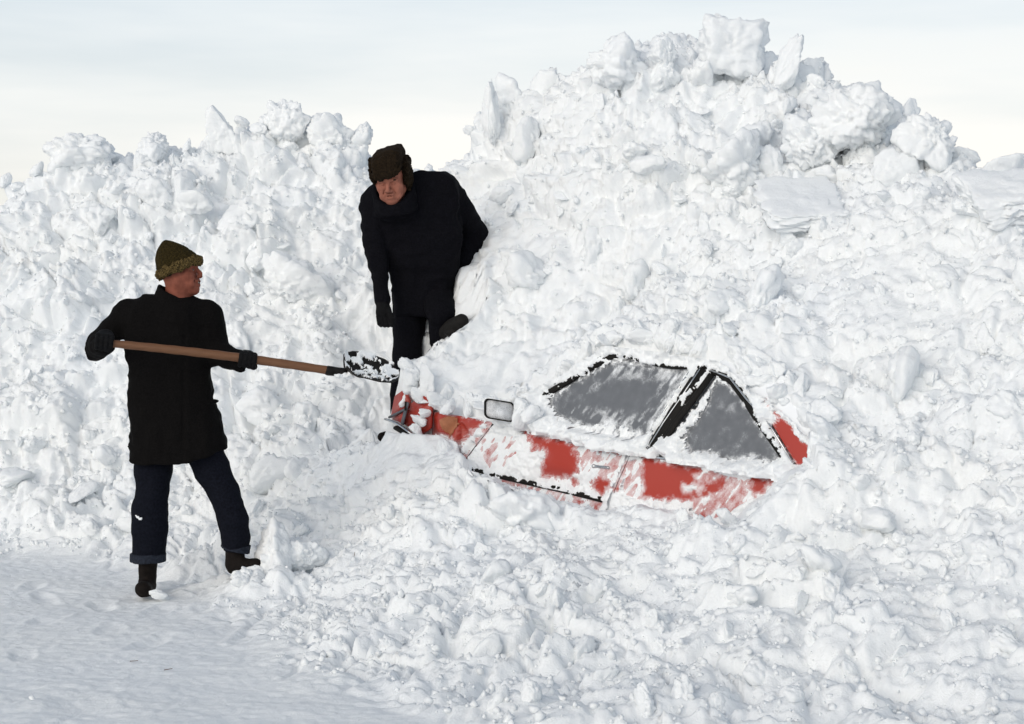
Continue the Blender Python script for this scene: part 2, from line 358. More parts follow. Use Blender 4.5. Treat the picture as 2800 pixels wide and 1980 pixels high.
def car_coords(x, y):
    q = np.stack([x - CO[0], y - CO[1]], -1); f2 = CF[:2] / np.linalg.norm(CF[:2])
    return q @ f2, q @ CW[:2]
WIDTH = 1.5
def bank_height(x, y):
    z = rbf_eval(np.stack([x, y], -1))
    z = np.where(y < 8, np.maximum(z, -.01), z)
    u, w = car_coords(x, y)
    zc = CO[2] + u * CF[2] + vtop(u) * CU[2]
    we = np.clip(TT * vtop(u), 0, 1) + .045
    low = CO[2] + u * CF[2] + np.interp(u, SLU, SLV) * CU[2] - .10
    inc = (u > SLU[0] + .02) & (u < SLU[-1] - .02)
    z = np.where(inc & (w > -.01) & (w < we), np.minimum(z, low), z)
    top = zc + .030 + .05 * sstep(.0, .06, w - we) * (billow(np.stack([x * 7, y * 7, 0 * x], -1), 3, 44) - .3) + .26 * sstep(0, .55, w - we) * (u < .98) + .10 * sstep(0, .4, w - we) * (u >= .98)
    z = np.where((u > -1.5) & (u < 1.86) & (w >= we) & (w < WIDTH), np.maximum(z, top), z)
    return z, u, w, we, inc
def lines(breaks):
    out = []
    for a, b, s in breaks: out.append(np.arange(a, b, s))
    return np.concatenate(out)
gx = lines([(-9, -4.3, .12), (-4.3, -3.8, .04), (-3.8, 3.7, .0125), (3.7, 4.3, .04), (4.3, 9, .12)])
gy = lines([(-1.5, 4.5, .15), (4.5, 5.7, .04), (5.7, 7.0, .0125), (7.0, 12.9, .0095), (12.9, 13.6, .03), (13.6, 20, .15)])
GX, GY = np.meshgrid(gx, gy, indexing='ij'); sh = GX.shape
X, Yv = GX.ravel(), GY.ravel()
Z, cu_, cw_, ce_, inc_ = bank_height(X, Yv)
# gentle smoothing of the control surface away from the car
def blur(a, k):
    for _ in range(k):
        b = a.copy(); b[1:-1] = (a[:-2] + 2 * a[1:-1] + a[2:]) / 4; a = b.copy()
        b[:, 1:-1] = (a[:, :-2] + 2 * a[:, 1:-1] + a[:, 2:]) / 4; a = b
    return a
pos = np.stack([X, Yv, Z], -1).astype(np.float32)
def normals(pos):
    g = pos.reshape(*sh, 3); du = np.gradient(g, axis=0); dv = np.gradient(g, axis=1)
    n = np.cross(du, dv); n /= np.linalg.norm(n, axis=-1, keepdims=True) + 1e-9; return n.reshape(-1, 3)
Zr = rbf_eval(np.stack([X, Yv], -1)); nb = normals(np.stack([X, Yv, Zr], -1).astype(np.float32))
# how broken the surface is: packed and smooth on the cleared ground, coarse on the heap
flat = sstep(.02, .30, Zr + .12 * fbm(pos * .9, 2, 5) + .34 * sstep(-.9, .3, X + .55 * (Yv - 6.6)) * sstep(4.2, 5.2, Yv))
slope_smooth = 0
pxg, pyg = project(pos)
soft = .12 * sstep(1350, 1700, pxg) * sstep(560, 760, pyg) + .26 * sstep(1360, 1540, pyg) + np.exp(-(((pxg - 1420) / 190) ** 2 + ((pyg - 690) / 110) ** 2)) * .7 + np.exp(-(((pxg - 2520) / 200) ** 2 + ((pyg - 900) / 260) ** 2)) * .45 + np.exp(-(((pxg - 1350) / 170) ** 2 + ((pyg - 1050) / 70) ** 2)) * .7
rough = flat * (1 - np.clip(soft, 0, .9))
zone = sstep(-.25, .45, fbm(pos * .8 + 40, 2, 12))
zone2 = sstep(-.3, .4, fbm(pos * 1.3 + 70, 2, 13)); zone3 = sstep(-.3, .4, fbm(pos * 1.7 + 90, 2, 15))
wp = pos + .09 * np.stack([fbm(pos * 3.5, 2, 21), fbm(pos * 3.5, 2, 22), fbm(pos * 3.5, 2, 23)], -1).astype(np.float32)
def chunky(p, size, seed):
    f1, f2, cv, tl = worley(p / size, seed)
    edge = sstep(.0, .28, f2 - f1); dome = np.clip(1 - (f1 / .95) ** 2, 0, 1)
    return edge * (.35 + .9 * (cv - .3)) * (.45 + .75 * dome) + .55 * tl * edge
d = .17 * chunky(wp, .52, 3) * (.45 + .55 * zone)
d += .085 * chunky(wp + 5, .24, 9) * (.4 + .6 * zone2)
d += .026 * chunky(wp * 1.0 + 9, .12, 14) * (.35 + .65 * zone3)
d += .075 * (billow(wp * 6.5, 5, 117, .60) - .55) + .02 * (billow(pos * 21 + 3, 3, 124, .65) - .5)
d += .05 * fbm(pos * 2.2, 3, 31) + .006 * fbm(pos * 34, 2, 33, .7)
_f1, _f2, _cv, _tl = worley(wp * np.array([1, 1, .85], np.float32) / .30 + 17, 27)
crack = (1 - sstep(.0, .13, _f2 - _f1)) * sstep(.15, .55, fbm(pos * 1.6 + 33, 2, 28) + .25)
d -= .09 * crack
d *= rough * .88
d += (1 - flat) * (.006 * fbm(pos * np.array([3.5, 5, 3]), 4, 41, .55) + .004 * fbm(pos * 30, 2, 43))
# trodden patches on the packed ground
for fx, fy, fa in ((-2.02, 8.72, .3), (-1.72, 8.55, -.2), (-2.35, 8.9, .5), (-1.5, 8.62, .1), (-2.2, 8.35, -.4), (-1.85, 8.1, .2), (-2.6, 8.55, .2), (-1.35, 8.35, .6), (-2.5, 9.2, .1), (-1.6, 7.8, -.3), (-2.1, 7.55, .3), (-1.2, 7.9, -.1)):
    ex = (X - fx) * math.cos(fa) + (Yv - fy) * math.sin(fa); ey = -(X - fx) * math.sin(fa) + (Yv - fy) * math.cos(fa); rr_ = ((ex + .02 * vnoise(pos * 8, 57)) / .055) ** 2 + ((ey + .03 * vnoise(pos * 7, 56)) / .14) ** 2
    d = d - .012 * (1 + .8 * fbm(pos * 9, 2, 58)) * np.exp(-rr_ ** 2) + .004 * np.exp(-((np.sqrt(rr_) - 1.35) / .3) ** 2) * (1 - flat)
near = np.where(inc_ & (cw_ > -.01) & (cw_ < ce_ + .0), 0.0, 1.0)
near = np.where(inc_ & (cw_ >= ce_) & (cw_ < 1.5), sstep(.0, .07, cw_ - ce_) * .9 + .1, near)
near = np.where(inc_ & (cw_ <= -.01), .35 + .65 * sstep(.0, .30, -cw_), near)
d = np.where(inc_ & (cw_ > -.25) & (cw_ < ce_ + .2), np.clip(d * near, -.05, np.where(cw_ > ce_, .10, .05)), d)
pos = pos + nb * d[:, None]
# contour of the mound beside the fur-hatted man, and the snow line dug out along the car
mpx, mpy = project(pos)
mline = np.interp(mpx, [940, 980, 1005, 1030, 1045, 1062, 1085, 1095, 1110, 1160, 1185, 1225, 1240, 1246, 1258, 1285, 1345], [700, 950, 1150, 1225, 1215, 1165, 1075, 1005, 985, 983, 948, 925, 900, 800, 702, 686, 650]) + 9 * fbm(pos * 14, 3, 91, .6)
lim = CAMZ - (mline - 764) / FPX * pos[:, 1]
pos[:, 2] = np.where((mpx > 940) & (mpx < 1345) & (pos[:, 1] > 9.0) & (pos[:, 1] < 11.2), np.minimum(pos[:, 2], lim + 1.5 * np.clip(pos[:, 1] - 10.5, 0, 1)), pos[:, 2])
mline2 = np.interp(mpx, [1200, 1225, 1245, 1285, 1300, 1340], [945, 928, 912, 884, 872, 800]) + 5 * fbm(pos * 14, 3, 95, .6)
lim2 = CAMZ - (mline2 - 764) / FPX * pos[:, 1]
pos[:, 2] = np.where((mpx > 1200) & (mpx < 1330) & (pos[:, 1] > 9.0) & (pos[:, 1] < 11.2), np.minimum(pos[:, 2], lim2 + .05 * fbm(pos * 11, 3, 97, .6) * sstep(10.25, 10.4, pos[:, 1]) + 1.5 * np.clip(pos[:, 1] - 10.3, 0, 1)), pos[:, 2])
uc, wc = car_coords(pos[:, 0], pos[:, 1]); ua = uc - wc
zl = CO[2] + ua * CF[2] + np.interp(ua, SLU, SLV) * CU[2]; rise = np.interp(zl, [.3, .9], [.135, .075])
zmax = zl + 1.2 * np.clip(ua - 2.0, 0, 2) - .012 + rise * (-wc) * 1.414 + .022 * fbm(pos * 16, 3, 93, .6) * sstep(-.02, .2, -wc)
infront = (wc < .02) & (wc > -1.1) & (ua > SLU[0] + .05) & (ua < SLU[-1])
pos[:, 2] = np.where(infront, np.minimum(pos[:, 2], zmax), pos[:, 2])
bank_me = fast_mesh('snow_bank', pos, grid_faces(*sh))
bank = link('snow_bank', bank_me, M['snow'], None, kind='structure', label='long high bank of broken ploughed snow burying the red car')
NB = normals(pos)
# wide snow field under and around it
gm = fast_mesh('ground', [(-900, -900, -.09), (900, -900, -.09), (900, 900, -.09), (-900, 900, -.09)], [(0, 1, 2, 3)])
link('ground', gm, M['snow'], None, kind='structure', label='flat snow covered ground')

def surf_at(x, y):
    i = int(np.clip(np.searchsorted(gx, x), 1, sh[0] - 1)); j = int(np.clip(np.searchsorted(gy, y), 1, sh[1] - 1)); k = i * sh[1] + j
    return pos[k], NB[k]
ppx, ppy = project(pos)
INF = np.where((pos[:, 1] > 5.7) & (pos[:, 1] < 12.95) & (ppx > -100) & (ppx < 2900) & (ppy > 0) & (ppy < 2050), 1, 0)
_vis_idx = np.flatnonzero(INF)
def surf_px(px, py):
    """first surface point seen along a viewing direction"""
    dd = (ppx[_vis_idx] - px) ** 2 + (ppy[_vis_idx] - py) ** 2
    c = _vis_idx[dd < 14 ** 2]
    if len(c) == 0: c = _vis_idx[np.argsort(dd)[:4]]
    k = c[np.argmin(pos[c, 1])]; return pos[k].astype(float), NB[k].astype(float)

# ------------------------------------------------------------------ clods and blocks
def block_mesh(name, seed, sub=4, npl=14, power=9., rough=.10, aspect=(1, 1, 1), fine=.03, spiky=0.):
    bm = bmesh.new(); bmesh.ops.create_icosphere(bm, subdivisions=sub, radius=1.0); me = bpy.data.meshes.new(name); bm.to_mesh(me); bm.free()
    n = len(me.vertices); co = np.empty(n * 3, np.float32); me.vertices.foreach_get('co', co); co = co.reshape(-1, 3)
    r = np.random.default_rng(seed); pl = r.normal(size=(npl, 3)); pl /= np.linalg.norm(pl, axis=1, keepdims=True); dist = r.uniform(.72, 1.08, npl)
    if npl == 6: pl = np.array([(1, 0, 0), (-1, 0, 0), (0, 1, 0), (0, -1, 0), (0, 0, 1), (0, 0, -1)]) + r.normal(size=(6, 3)) * .10; dist = np.full(6, .86)
    if npl == 5: pl = np.array([(-1, 0, -.02), (.80, 0, .62), (0, 1, 0), (0, -1, 0), (0, 0, -1)]) + r.normal(size=(5, 3)) * .04; dist = np.array([.85, .55, .8, .8, .9])
    s = np.clip(co @ (pl / dist[:, None]).T, 0, None); rad = 1 / ((s ** power).sum(1) ** (1 / power) + .02); rad = np.clip(rad, .4, 1.5)
    o = r.uniform(0, 50, 3)
    rad = rad + rough * fbm(co * 2.3 + o, 4, seed, .55) + fine * fbm(co * 11 + o, 3, seed + 5, .6)
    f1, f2, cv, tl = worley(co * 2.4 + o, seed); rad += rough * .6 * sstep(0, .35, f2 - f1) * (cv - .3) + rough * 1.3 * (billow(co * 2.6 + o, 4, seed + 3, .62) - .55)
    if spiky: rad += spiky * np.clip(fbm(co * 4 + o, 2, seed + 9), 0, 1) * np.clip(co[:, 2], 0, 1)
    co = co * rad[:, None] * np.array(aspect, np.float32)
    me.vertices.foreach_set('co', co.ravel()); me.polygons.foreach_set('use_smooth', np.ones(len(me.polygons), bool)); me.update()
    me.materials.append(M['snow']); return me
def place_block(name, me, p, size, rot, parent=None, **props):
    o = bpy.data.objects.new(name, me); COL.objects.link(o)
    if parent is not None: o.parent = parent
    o.location = p; o.rotation_euler = rot; o.scale = size if hasattr(size, '__len__') else (size,) * 3
    for k, v in props.items(): o[k] = v
    return o
# blocks with a look of their own: (centre px, py, Y, half width px, half height px, half depth m, tilt, seed, planes, spiky, name, label)
G1 = 'snow blocks standing on the crest'
special = [
 (1990, 135, 11.35, 88, 78, .15, .03, 11, 6, .30, 'snow_block', 'tall square snow block with spiked upper corners on the highest peak', 10.),
 (2158, 178, 11.35, 27, 52, .06, .45, 12, 7, .35, 'snow_shard', 'leaning pointed snow shard on the crest beside the tall square block', 12.),
 (1818, 150, 11.4, 27, 32, .07, .3, 13, 8, .1, 'snow_lump', 'small angular snow lump balanced on a snow stub on the crest', 9.),
 (1815, 205, 11.42, 30, 34, .07, .1, 14, 9, .1, 'snow_stub', 'snow stub on the crest carrying a small angular lump', 8.),
 (1680, 185, 11.45, 75, 60, .14, .1, 15, 14, .2, 'snow_block', 'ragged bumpy snow block on the crest left of the small balanced lump', 7.),
 (1345, 325, 11.75, 17, 66, .05, -.05, 16, 8, .3, 'snow_pinnacle', 'thin upright snow pinnacle at the foot of the high peak', 10.),
 (2340, 330, 10.75, 95, 84, .17, .2, 17, 12, .0, 'snow_boulder', 'largest rounded snow boulder just under the crest of the peak', 9.),
 (2545, 385, 10.75, 66, 66, .13, -.1, 18, 11, .15, 'snow_boulder', 'snow boulder with nibbled upper edge at the right shoulder of the peak', 8.),
 (2215, 395, 10.35, 72, 66, .14, .3, 19, 12, .0, 'snow_boulder', 'snow boulder with dark gap beneath it below the largest boulder', 8.),
 (2010, 455, 10.45, 80, 70, .15, .2, 20, 12, .0, 'snow_boulder', 'rounded wedge shaped snow boulder in the middle of the peak face', 8.),
 (2200, 560, 9.95, 112, 30, .26, -.03, 21, 6, .0, 'snow_slab', 'thick flat snow slab lying level with a dark slot under its front edge', 12.),
 (2765, 540, 9.75, 125, 44, .24, -.12, 22, 6, .0, 'snow_slab', 'smooth pointed snow slab tipped on the right end of the bank', 12.),
 (2640, 570, 9.55, 40, 22, .08, .3, 23, 6, .0, 'snow_block', 'small sharp brick of snow just below the smooth pointed slab', 14.),
 (610, 372, 12.75, 52, 56, .08, .0, 24, 5, .0, 'snow_shard', 'smooth upright fin of snow on the low crest behind the shoveller', 14.),
 (420, 405, 12.75, 44, 44, .10, .1, 25, 11, .1, 'snow_boulder', 'round snow boulder on the low crest, first one beside the smooth fin', 7.),
 (785, 345, 12.65, 56, 62, .12, .1, 26, 12, .15, 'snow_boulder', 'highest snow knob on the low crest between the two men', 7.),
 (915, 392, 12.6, 70, 50, .13, .0, 27, 14, .1, 'snow_boulder', 'broad snow hump on the low crest beside the fur hatted man', 7.),
 (215, 420, 12.75, 85, 55, .16, .1, 28, 13, .1, 'snow_boulder', 'broad ragged snow hump at the far end of the low crest', 7.),
 (800, 775, 11.55, 75, 60, .12, .15, 29, 10, .0, 'snow_boulder', 'largest smooth snow boulder on the slope between the two men', 8.),
 (2205, 1405, 7.82, 100, 88, .15, .4, 30, 9, .0, 'snow_boulder', 'broad smooth snow boulder covering the rear wheel end of the car', 7.),
 (1425, 1410, 8.75, 75, 65, .13, .1, 31, 11, .0, 'snow_boulder', 'rounded snow boulder lying against the car below the door', 7.),
 (760, 1530, 8.95, 48, 66, .10, -.3, 32, 10, .0, 'snow_boulder', 'leaning snow boulder beside the shoveller raised boot', 8.),
 (835, 1520, 9.0, 38, 40, .08, .2, 33, 10, .0, 'snow_lump', 'round snow lump beside the leaning boulder near the shoveller', 7.),
 (680, 1590, 8.78, 36, 34, .08, .2, 34, 10, .0, 'snow_lump', 'round snow lump wedged under the shoveller raised boot', 7.),
]
for (px, py, Y, hw, hh, hd, tilt, seed, npl, spk, nm, lab, pw) in special:
    crest = py - hh < 330 or nm in ('snow_pinnacle',) or (Y > 12.3)
    if not (py > 1300 or Y > 12.3): Y = float(surf_px(px, py + hh * .85)[0][1]) + hd * (.15 if crest else .45)
    s = Y / FPX
    me = block_mesh(nm, seed, 5, npl, pw, .10 if npl < 8 else .16, (1, 1, 1), .04, spk)
    place_block(nm, me, P(px, py, Y), (hw * s, hd, hh * s), (.45 if nm == 'snow_slab' else 0, tilt, 0), None, label=lab, category='snow block')

variants = [block_mesh('clod', 100 + i, 4, random.choice((10, 12, 16)), random.choice((6., 9., 12.)), random.choice((.10, .14, .17)), (1, random.uniform(.75, 1), random.uniform(.6, .95)), .035) for i in range(12)]
def keepout(px, py, rad):
    # the men, the shovel and the visible car stay free
    def seg(x0, y0, x1, y1): return x0 - rad < px < x1 + rad and y0 - rad < py < y1 + rad
    return seg(1040, 950, 1720, 1330) or seg(1380, 940, 2240, 1430) or seg(1240, 900, 1500, 1120) or seg(340, 1480, 700, 1640) or seg(960, 640, 1345, 1210)
placed = 0; tries = 0; r2 = np.random.default_rng(21); spots = []
while placed < 270 and tries < 6000:
    tries += 1
    px = r2.uniform(-20, 2820); py = r2.uniform(180, 1960)
    p, n = surf_px(px, py)
    if abs(p[2]) < .05 or p[2] < .06 and r2.random() < .7: continue
    qx, qy = project(p[None]); qx, qy = float(qx[0]), float(qy[0])
    size = .028 * (1 / max(.03, r2.random())) ** .62; size = min(size, .105)
    if qy > 1450: size = min(size, .07)
    if keepout(qx, qy, size / p[1] * FPX * 1.2 + 4): continue
    if any((a - p[0]) ** 2 + (b - p[1]) ** 2 + (c - p[2]) ** 2 < (.75 * (s + size)) ** 2 for a, b, c, s in spots): continue
    k = int(np.searchsorted(gx, p[0])) * sh[1] + int(np.searchsorted(gy, p[1])); k = min(k, len(rough) - 1)
    if r2.random() > .25 + .75 * rough[k]: continue
    spots.append((*p, size)); placed += 1
    place_block('snow_clod', random.choice(variants), p + n * size * r2.uniform(-.45, .2), (size * r2.uniform(.85, 1.25), size * r2.uniform(.85, 1.15), size * r2.uniform(.7, 1.05)), tuple(r2.uniform(0, 6.28, 3)), bank)
# rows of lumps where the bank meets the car's roof edge, bonnet and side
for k in range(96):
    u = r2.uniform(-1.45, 1.75); wgt = float(vtop(u)); w = max(0, TT * wgt) + r2.uniform(.0, .09); s = r2.uniform(.022, .060) * (1.35 if u < -.35 else 1.)
    p = car(u, wgt + s * .45 + .02 + (w - TT * max(wgt, 0)) * .6, w + s * .55)
    place_block('snow_clod', random.choice(variants), p, (s * r2.uniform(.9, 1.4), s * r2.uniform(.8, 1.1), s * r2.uniform(.6, .9)), tuple(r2.uniform(0, 6.28, 3)), bank)
for (px, py, Y, s) in ((1128, 1030, 9.97, .070), (1146, 1082, 9.90, .04), (1190, 1098, 9.76, .05), (1165, 1050, 9.9, .07), (1230, 1112, 9.68, .04), (1118, 1005, 10.02, .05), (1150, 1150, 9.83, .035), (1162, 1128, 9.82, .030), (1140, 1172, 9.82, .03), (1432, 1118, 9.27, .05), (1425, 1145, 9.26, .04), (1460, 1130, 9.2, .04), (2080, 1400, 7.95, .05), (428, 1622, 8.80, .035), (450, 1640, 8.85, .03), (2242, 1245, 7.95, .07), (2255, 1185, 8.0, .08), (2228, 1285, 7.9, .06), (2262, 1130, 8.08, .07), (660, 1572, 8.90, .035), (700, 1560, 8.88, .04), (2000, 1432, 8.08, .05), (1870, 1425, 8.28, .04), (1700, 1405, 8.56, .045), (1560, 1400, 8.75, .04), (1345, 1325, 9.12, .05), (1260, 1290, 9.32, .05), (1215, 1225, 9.6, .05)):
    place_block('snow_clod', random.choice(variants), P(px, py, Y), (s * 1.15, s, s * .9), tuple(r2.uniform(0, 6.28, 3)), bank)
# loose crumbs, too many and too small to count
bm = bmesh.new(); bmesh.ops.create_icosphere(bm, subdivisions=1, radius=1.0)
ico = np.array([v.co[:] for v in bm.verts], np.float32); icf = np.array([[v.index for v in f.verts] for f in bm.faces]); bm.free()
cand = _vis_idx[(rough[_vis_idx] > .12) & (r2.random(len(_vis_idx)) < .12)]; r2.shuffle(cand); VV, FF = [], []; cnt = 0
for k in cand:
    if cnt >= 15000: break
    p = pos[k]; qx, qy = float(ppx[k]), float(ppy[k])
    if keepout(qx, qy, 2) or p[2] < .015: continue
    s = .004 + .015 * r2.random() ** 3.5
    q = ico * (1 + .30 * r2.normal(size=(len(ico), 1))) * s * r2.uniform(.7, 1.2, 3)
    VV.append(q + p + NB[k] * s * .4); FF.append(icf + cnt * len(ico)); cnt += 1
link('snow_crumbs', fast_mesh('snow_crumbs', np.concatenate(VV), np.concatenate(FF)), M['snow'], bank, kind='stuff')

# ------------------------------------------------------------------ red car
def inpoly(px, py, poly):
    poly = np.array(poly, float); ins = np.zeros(px.shape, bool); dmin = np.full(px.shape, 1e9)
    for i in range(len(poly)):
        x0, y0 = poly[i]; x1, y1 = poly[(i + 1) % len(poly)]
        c = ((y0 > py) != (y1 > py)) & (px < (x1 - x0) * (py - y0) / (y1 - y0 + 1e-9) + x0); ins ^= c
        t = np.clip(((px - x0) * (x1 - x0) + (py - y0) * (y1 - y0)) / ((x1 - x0) ** 2 + (y1 - y0) ** 2 + 1e-9), 0, 1)
        dmin = np.minimum(dmin, np.hypot(px - x0 - t * (x1 - x0), py - y0 - t * (y1 - y0)))
    return np.where(ins, -dmin, dmin)
# outlines of the bare areas of bodywork and glass (the rest is caked with snow), measured on the body sides
BARE = [
 [(1166, 1112), (1200, 1116), (1262, 1132), (1354, 1155), (1330, 1180), (1290, 1228), (1270, 1280), (1252, 1252), (1246, 1208), (1225, 1196), (1200, 1190), (1168, 1196)],
 [(1418, 1172), (1596, 1214), (1590, 1222), (1577, 1226), (1588, 1254), (1581, 1296), (1557, 1305), (1520, 1313), (1481, 1302), (1476, 1289), (1485, 1235), (1455, 1233), (1444, 1204)],
 [(1562, 1310), (1580, 1305), (1582, 1325), (1570, 1332)], [(1620, 1314), (1636, 1300), (1670, 1315), (1672, 1330), (1652, 1355), (1618, 1337)],
 [(1640, 1224), (1698, 1235), (1698, 1246), (1640, 1236)], [(1684, 1340), (1712, 1262), (1719, 1262), (1694, 1340)],
 [(1752, 1243), (1905, 1276), (1961, 1293), (2006, 1317), (1985, 1335), (1951, 1355), (1908, 1374), (1863, 1371), (1804, 1371), (1748, 1364), (1755, 1309)],
 [(2050, 1294), (2122, 1308), (2110, 1330), (2085, 1352), (2052, 1367), (2050, 1330)], [(1905, 1405), (1925, 1395), (1938, 1412), (1920, 1424)],
 [(1378, 1306), (1398, 1311), (1396, 1322), (1380, 1318)], [(1412, 1318), (1428, 1322), (1424, 1330), (1416, 1330)], [(1433, 1322), (1450, 1326), (1446, 1336), (1436, 1334)], [(1460, 1330), (1482, 1336), (1470, 1342)],
 [(1572, 1360), (1604, 1366), (1600, 1380), (1580, 1382)], [(1634, 1374), (1644, 1376), (1634, 1396), (1620, 1394)],
]
SNOWY = [[(1316, 1166), (1332, 1164), (1296, 1214), (1268, 1240), (1260, 1226), (1290, 1190)], [(1254, 1216), (1264, 1210), (1258, 1250), (1250, 1240)],
         [(1905, 1300), (1945, 1292), (1950, 1306), (1910, 1318)], [(1870, 1330), (1910, 1322), (1920, 1340), (1880, 1346)]]
SEMI_B = [1.2, .4, .2, -2.0, .6]
SEMI = [[(1305, 1205), (1345, 1180), (1420, 1195), (1415, 1240), (1385, 1290), (1340, 1285), (1318, 1250)], [(1590, 1222), (1700, 1240), (1690, 1320), (1600, 1330), (1584, 1260)],
        [(1720, 1262), (1755, 1250), (1750, 1370), (1700, 1350)], [(1905, 1290), (2052, 1308), (2046, 1372), (1990, 1405), (1930, 1430), (1890, 1410), (1895, 1370)], [(1370, 1306), (1660, 1370), (1640, 1400), (1370, 1330)]]
GBARE = [[(1500, 1092), (1560, 1050), (1665, 990), (1733, 991), (1884, 1012), (1850, 1064), (1800, 1140), (1768, 1186), (1735, 1180), (1700, 1168), (1692, 1190), (1684, 1166), (1600, 1164), (1540, 1150), (1502, 1118)],
         [(1938, 1075), (1960, 1040), (1985, 1050), (2014, 1074), (2040, 1106), (2078, 1165), (2102, 1200), (2142, 1248), (2088, 1266), (2068, 1250), (2050, 1248), (1990, 1262), (1960, 1243), (1940, 1240), (1890, 1236), (1868, 1205), (1880, 1176), (1922, 1118)],
         [(1822, 1190), (1836, 1150), (1944, 1022), (1953, 1016), (1968, 1030), (1930, 1076), (1886, 1130), (1848, 1182)], [(1773, 1224), (1790, 1190), (1856, 1092), (1868, 1098), (1850, 1130), (1786, 1214)],
         [(1860, 1076), (1918, 1010), (1936, 1006), (1884, 1062)], [(1951, 1014), (2001, 1034), (2044, 1090), (2062, 1128), (2040, 1106), (1990, 1054)],
         [(1500, 1078), (1670, 978), (1735, 984), (1735, 994), (1668, 992), (1506, 1088)]]
GSEMI = [[(1610, 1060), (1690, 1000), (1884, 1014), (1770, 1188), (1690, 1170), (1600, 1160), (1560, 1130)], [(1640, 1150), (1760, 1180), (1740, 1204), (1560, 1170)]]
CBARE = [[(2086, 1090), (2094, 1092), (2114, 1122), (2137, 1138), (2164, 1165), (2188, 1205), (2215, 1210), (2230, 1221), (2210, 1254), (2204, 1270), (2172, 1268), (2105, 1164), (2124, 1143)]]
def frost_field(pts, bare, semi, snowy=(), glass=False):
    px, py = project(pts); nz = fbm(pts * 38, 4, 61, .6) * 7 + fbm(pts * 130, 2, 66) * 3
    d = np.full(px.shape, 1e9)
    for p in bare: d = np.minimum(d, inpoly(px, py, p))
    for p in snowy: d = np.maximum(d, -inpoly(px, py, p))
    s = np.full(px.shape, 1e9); sb = np.full(px.shape, 1.2)
    for i, p in enumerate(semi):
        si = inpoly(px, py, p); s = np.minimum(s, si); sb = np.where(si < 0, SEMI_B[i % 5], sb)
    d = d + nz                                             # >0 caked
    streak = fbm(np.stack([(px * .8 + py * .6) / 9., (py * .8 - px * .6) / 34., px * 0], -1), 3, 71, .6)
    k = (s < 0) & (d > -6)
    if glass: return np.where(s < 0, np.maximum(d, np.minimum(streak * 14 - 9 + 12 * fbm(pts * 8, 2, 77), 8 + d * .4)), np.maximum(d, -15 + 4 * fbm(pts * 16, 3, 78)))
    dsemi = np.minimum(d, 5 * streak + sb - np.clip(-s, 0, 4) * .25)
    d = np.where(k, dsemi, d)
    return d
def set_frost(ob, d, soft=13.):
    a = ob.data.attributes.new('frost', 'FLOAT', 'POINT'); a.data.foreach_set('value', np.clip(.5 + d / (2 * soft) + .05, 0, 1).astype(np.float32))
def solid(ob, t, off=-1.):
    if off == 1.:      # grow inward, away from the outer skin
        ns = np.empty(len(ob.data.polygons) * 3, np.float32); ob.data.polygons.foreach_get('normal', ns); off = 1. if (ns.reshape(-1, 3) @ CW).mean() > 0 else -1.
    m = ob.modifiers.new('thickness', 'SOLIDIFY'); m.thickness = t; m.offset = off; return ob
def bulge(v): return -.022 * np.sin(np.clip(-v / .5, 0, 1) * math.pi) + .10 * np.clip(-v - .5, 0, 1)
crease_uv = side_uv(1254, 1141)
def crumple(u, v):
    """folded sheet metal of the crushed front wing"""
    du, dv = u - crease_uv[0], v - crease_uv[1]; r = np.hypot(du, dv); a = np.arctan2(dv, du)
    folds = np.interp(a, [-3.15, -2.45, -2.2, -1.95, -1.75, -1.5, -1.2, -.9, -.5, 0, .5, 3.15], [0, 0, .46, -.08, .52, -.06, .08, .46, .18, 0, 0, 0])
    dent = -.05 * np.exp(-((u - 1.36) ** 2 / .006 + (v + .05) ** 2 / .01)) + .05 * np.exp(-((u - 1.52) ** 2 / .02 + (v + .08) ** 2 / .02))
    return folds * np.clip(r, 0, .22) * np.exp(-(r / .35) ** 2) + dent
def dent_door(u, v): return .025 * np.exp(-((u - .42) ** 2 / .05 + (v + .20) ** 2 / .0022)) - .012 * np.exp(-((u - .42) ** 2 / .06 + (v + .12) ** 2 / .004))
car_root = empty('red_car', car(.1, -.72, .75), label='dented red two door car buried in the snow bank up to its windows', category='car')
DF = lambda v: .952 + (.041 - v) * .813                              # door's front edge
DR = lambda v: np.interp(v, [-.7, -.188, -.042, .05], [.17, .053, -.005, -.035])   # door's rear edge
def belt(u): return np.interp(u, [-1.9, -.9, .3, .95, 1.4, 1.83], [-.02, .0, .004, .038, .045, -.03])
def panel(name, uL, uR, vbot, extra=None, step=.007, parent=None, label=None):
    nv = int(.75 / step * (-vbot / .7)); nu = int(max(abs(np.mean(uR(np.array([-.3]))) - np.mean(uL(np.array([-.3])))), .2) / step)
    S, T = np.meshgrid(np.linspace(0, 1, nu), np.linspace(0, 1, nv), indexing='ij')
    v0 = vbot + (0 - vbot) * T; u = uL(v0) + (uR(v0) - uL(v0)) * S; v = vbot + (belt(u) - vbot) * T; u = uL(v) + (uR(v) - uL(v)) * S
    w = bulge(v) + .016 * sstep(.94, 1, T) ** 2
    if extra is not None: w = w + extra(u, v)
    pts = car(u, v, w).reshape(-1, 3)
    ob = link(name, fast_mesh(name, pts, grid_faces(nu, nv)), M['red'], parent or car_root)
    if label: ob['label'] = label
    set_frost(ob, frost_field(pts, BARE, SEMI, SNOWY), 26.); solid(ob, .012, 1.); return ob
fender = panel('front_wing', lambda v: 1.49 + 0 * v, lambda v: DF(v) + .006, -.62, crumple, label='crumpled red front wing with bare primer on the folds')
door = panel('door', lambda v: DF(v) - .003, lambda v: DR(v) + .003, -.62, dent_door, label='red door streaked with caked snow')
quarter = panel('rear_quarter_panel', lambda v: DR(v) - .003, lambda v: -1.9 + 0 * v, -.62)
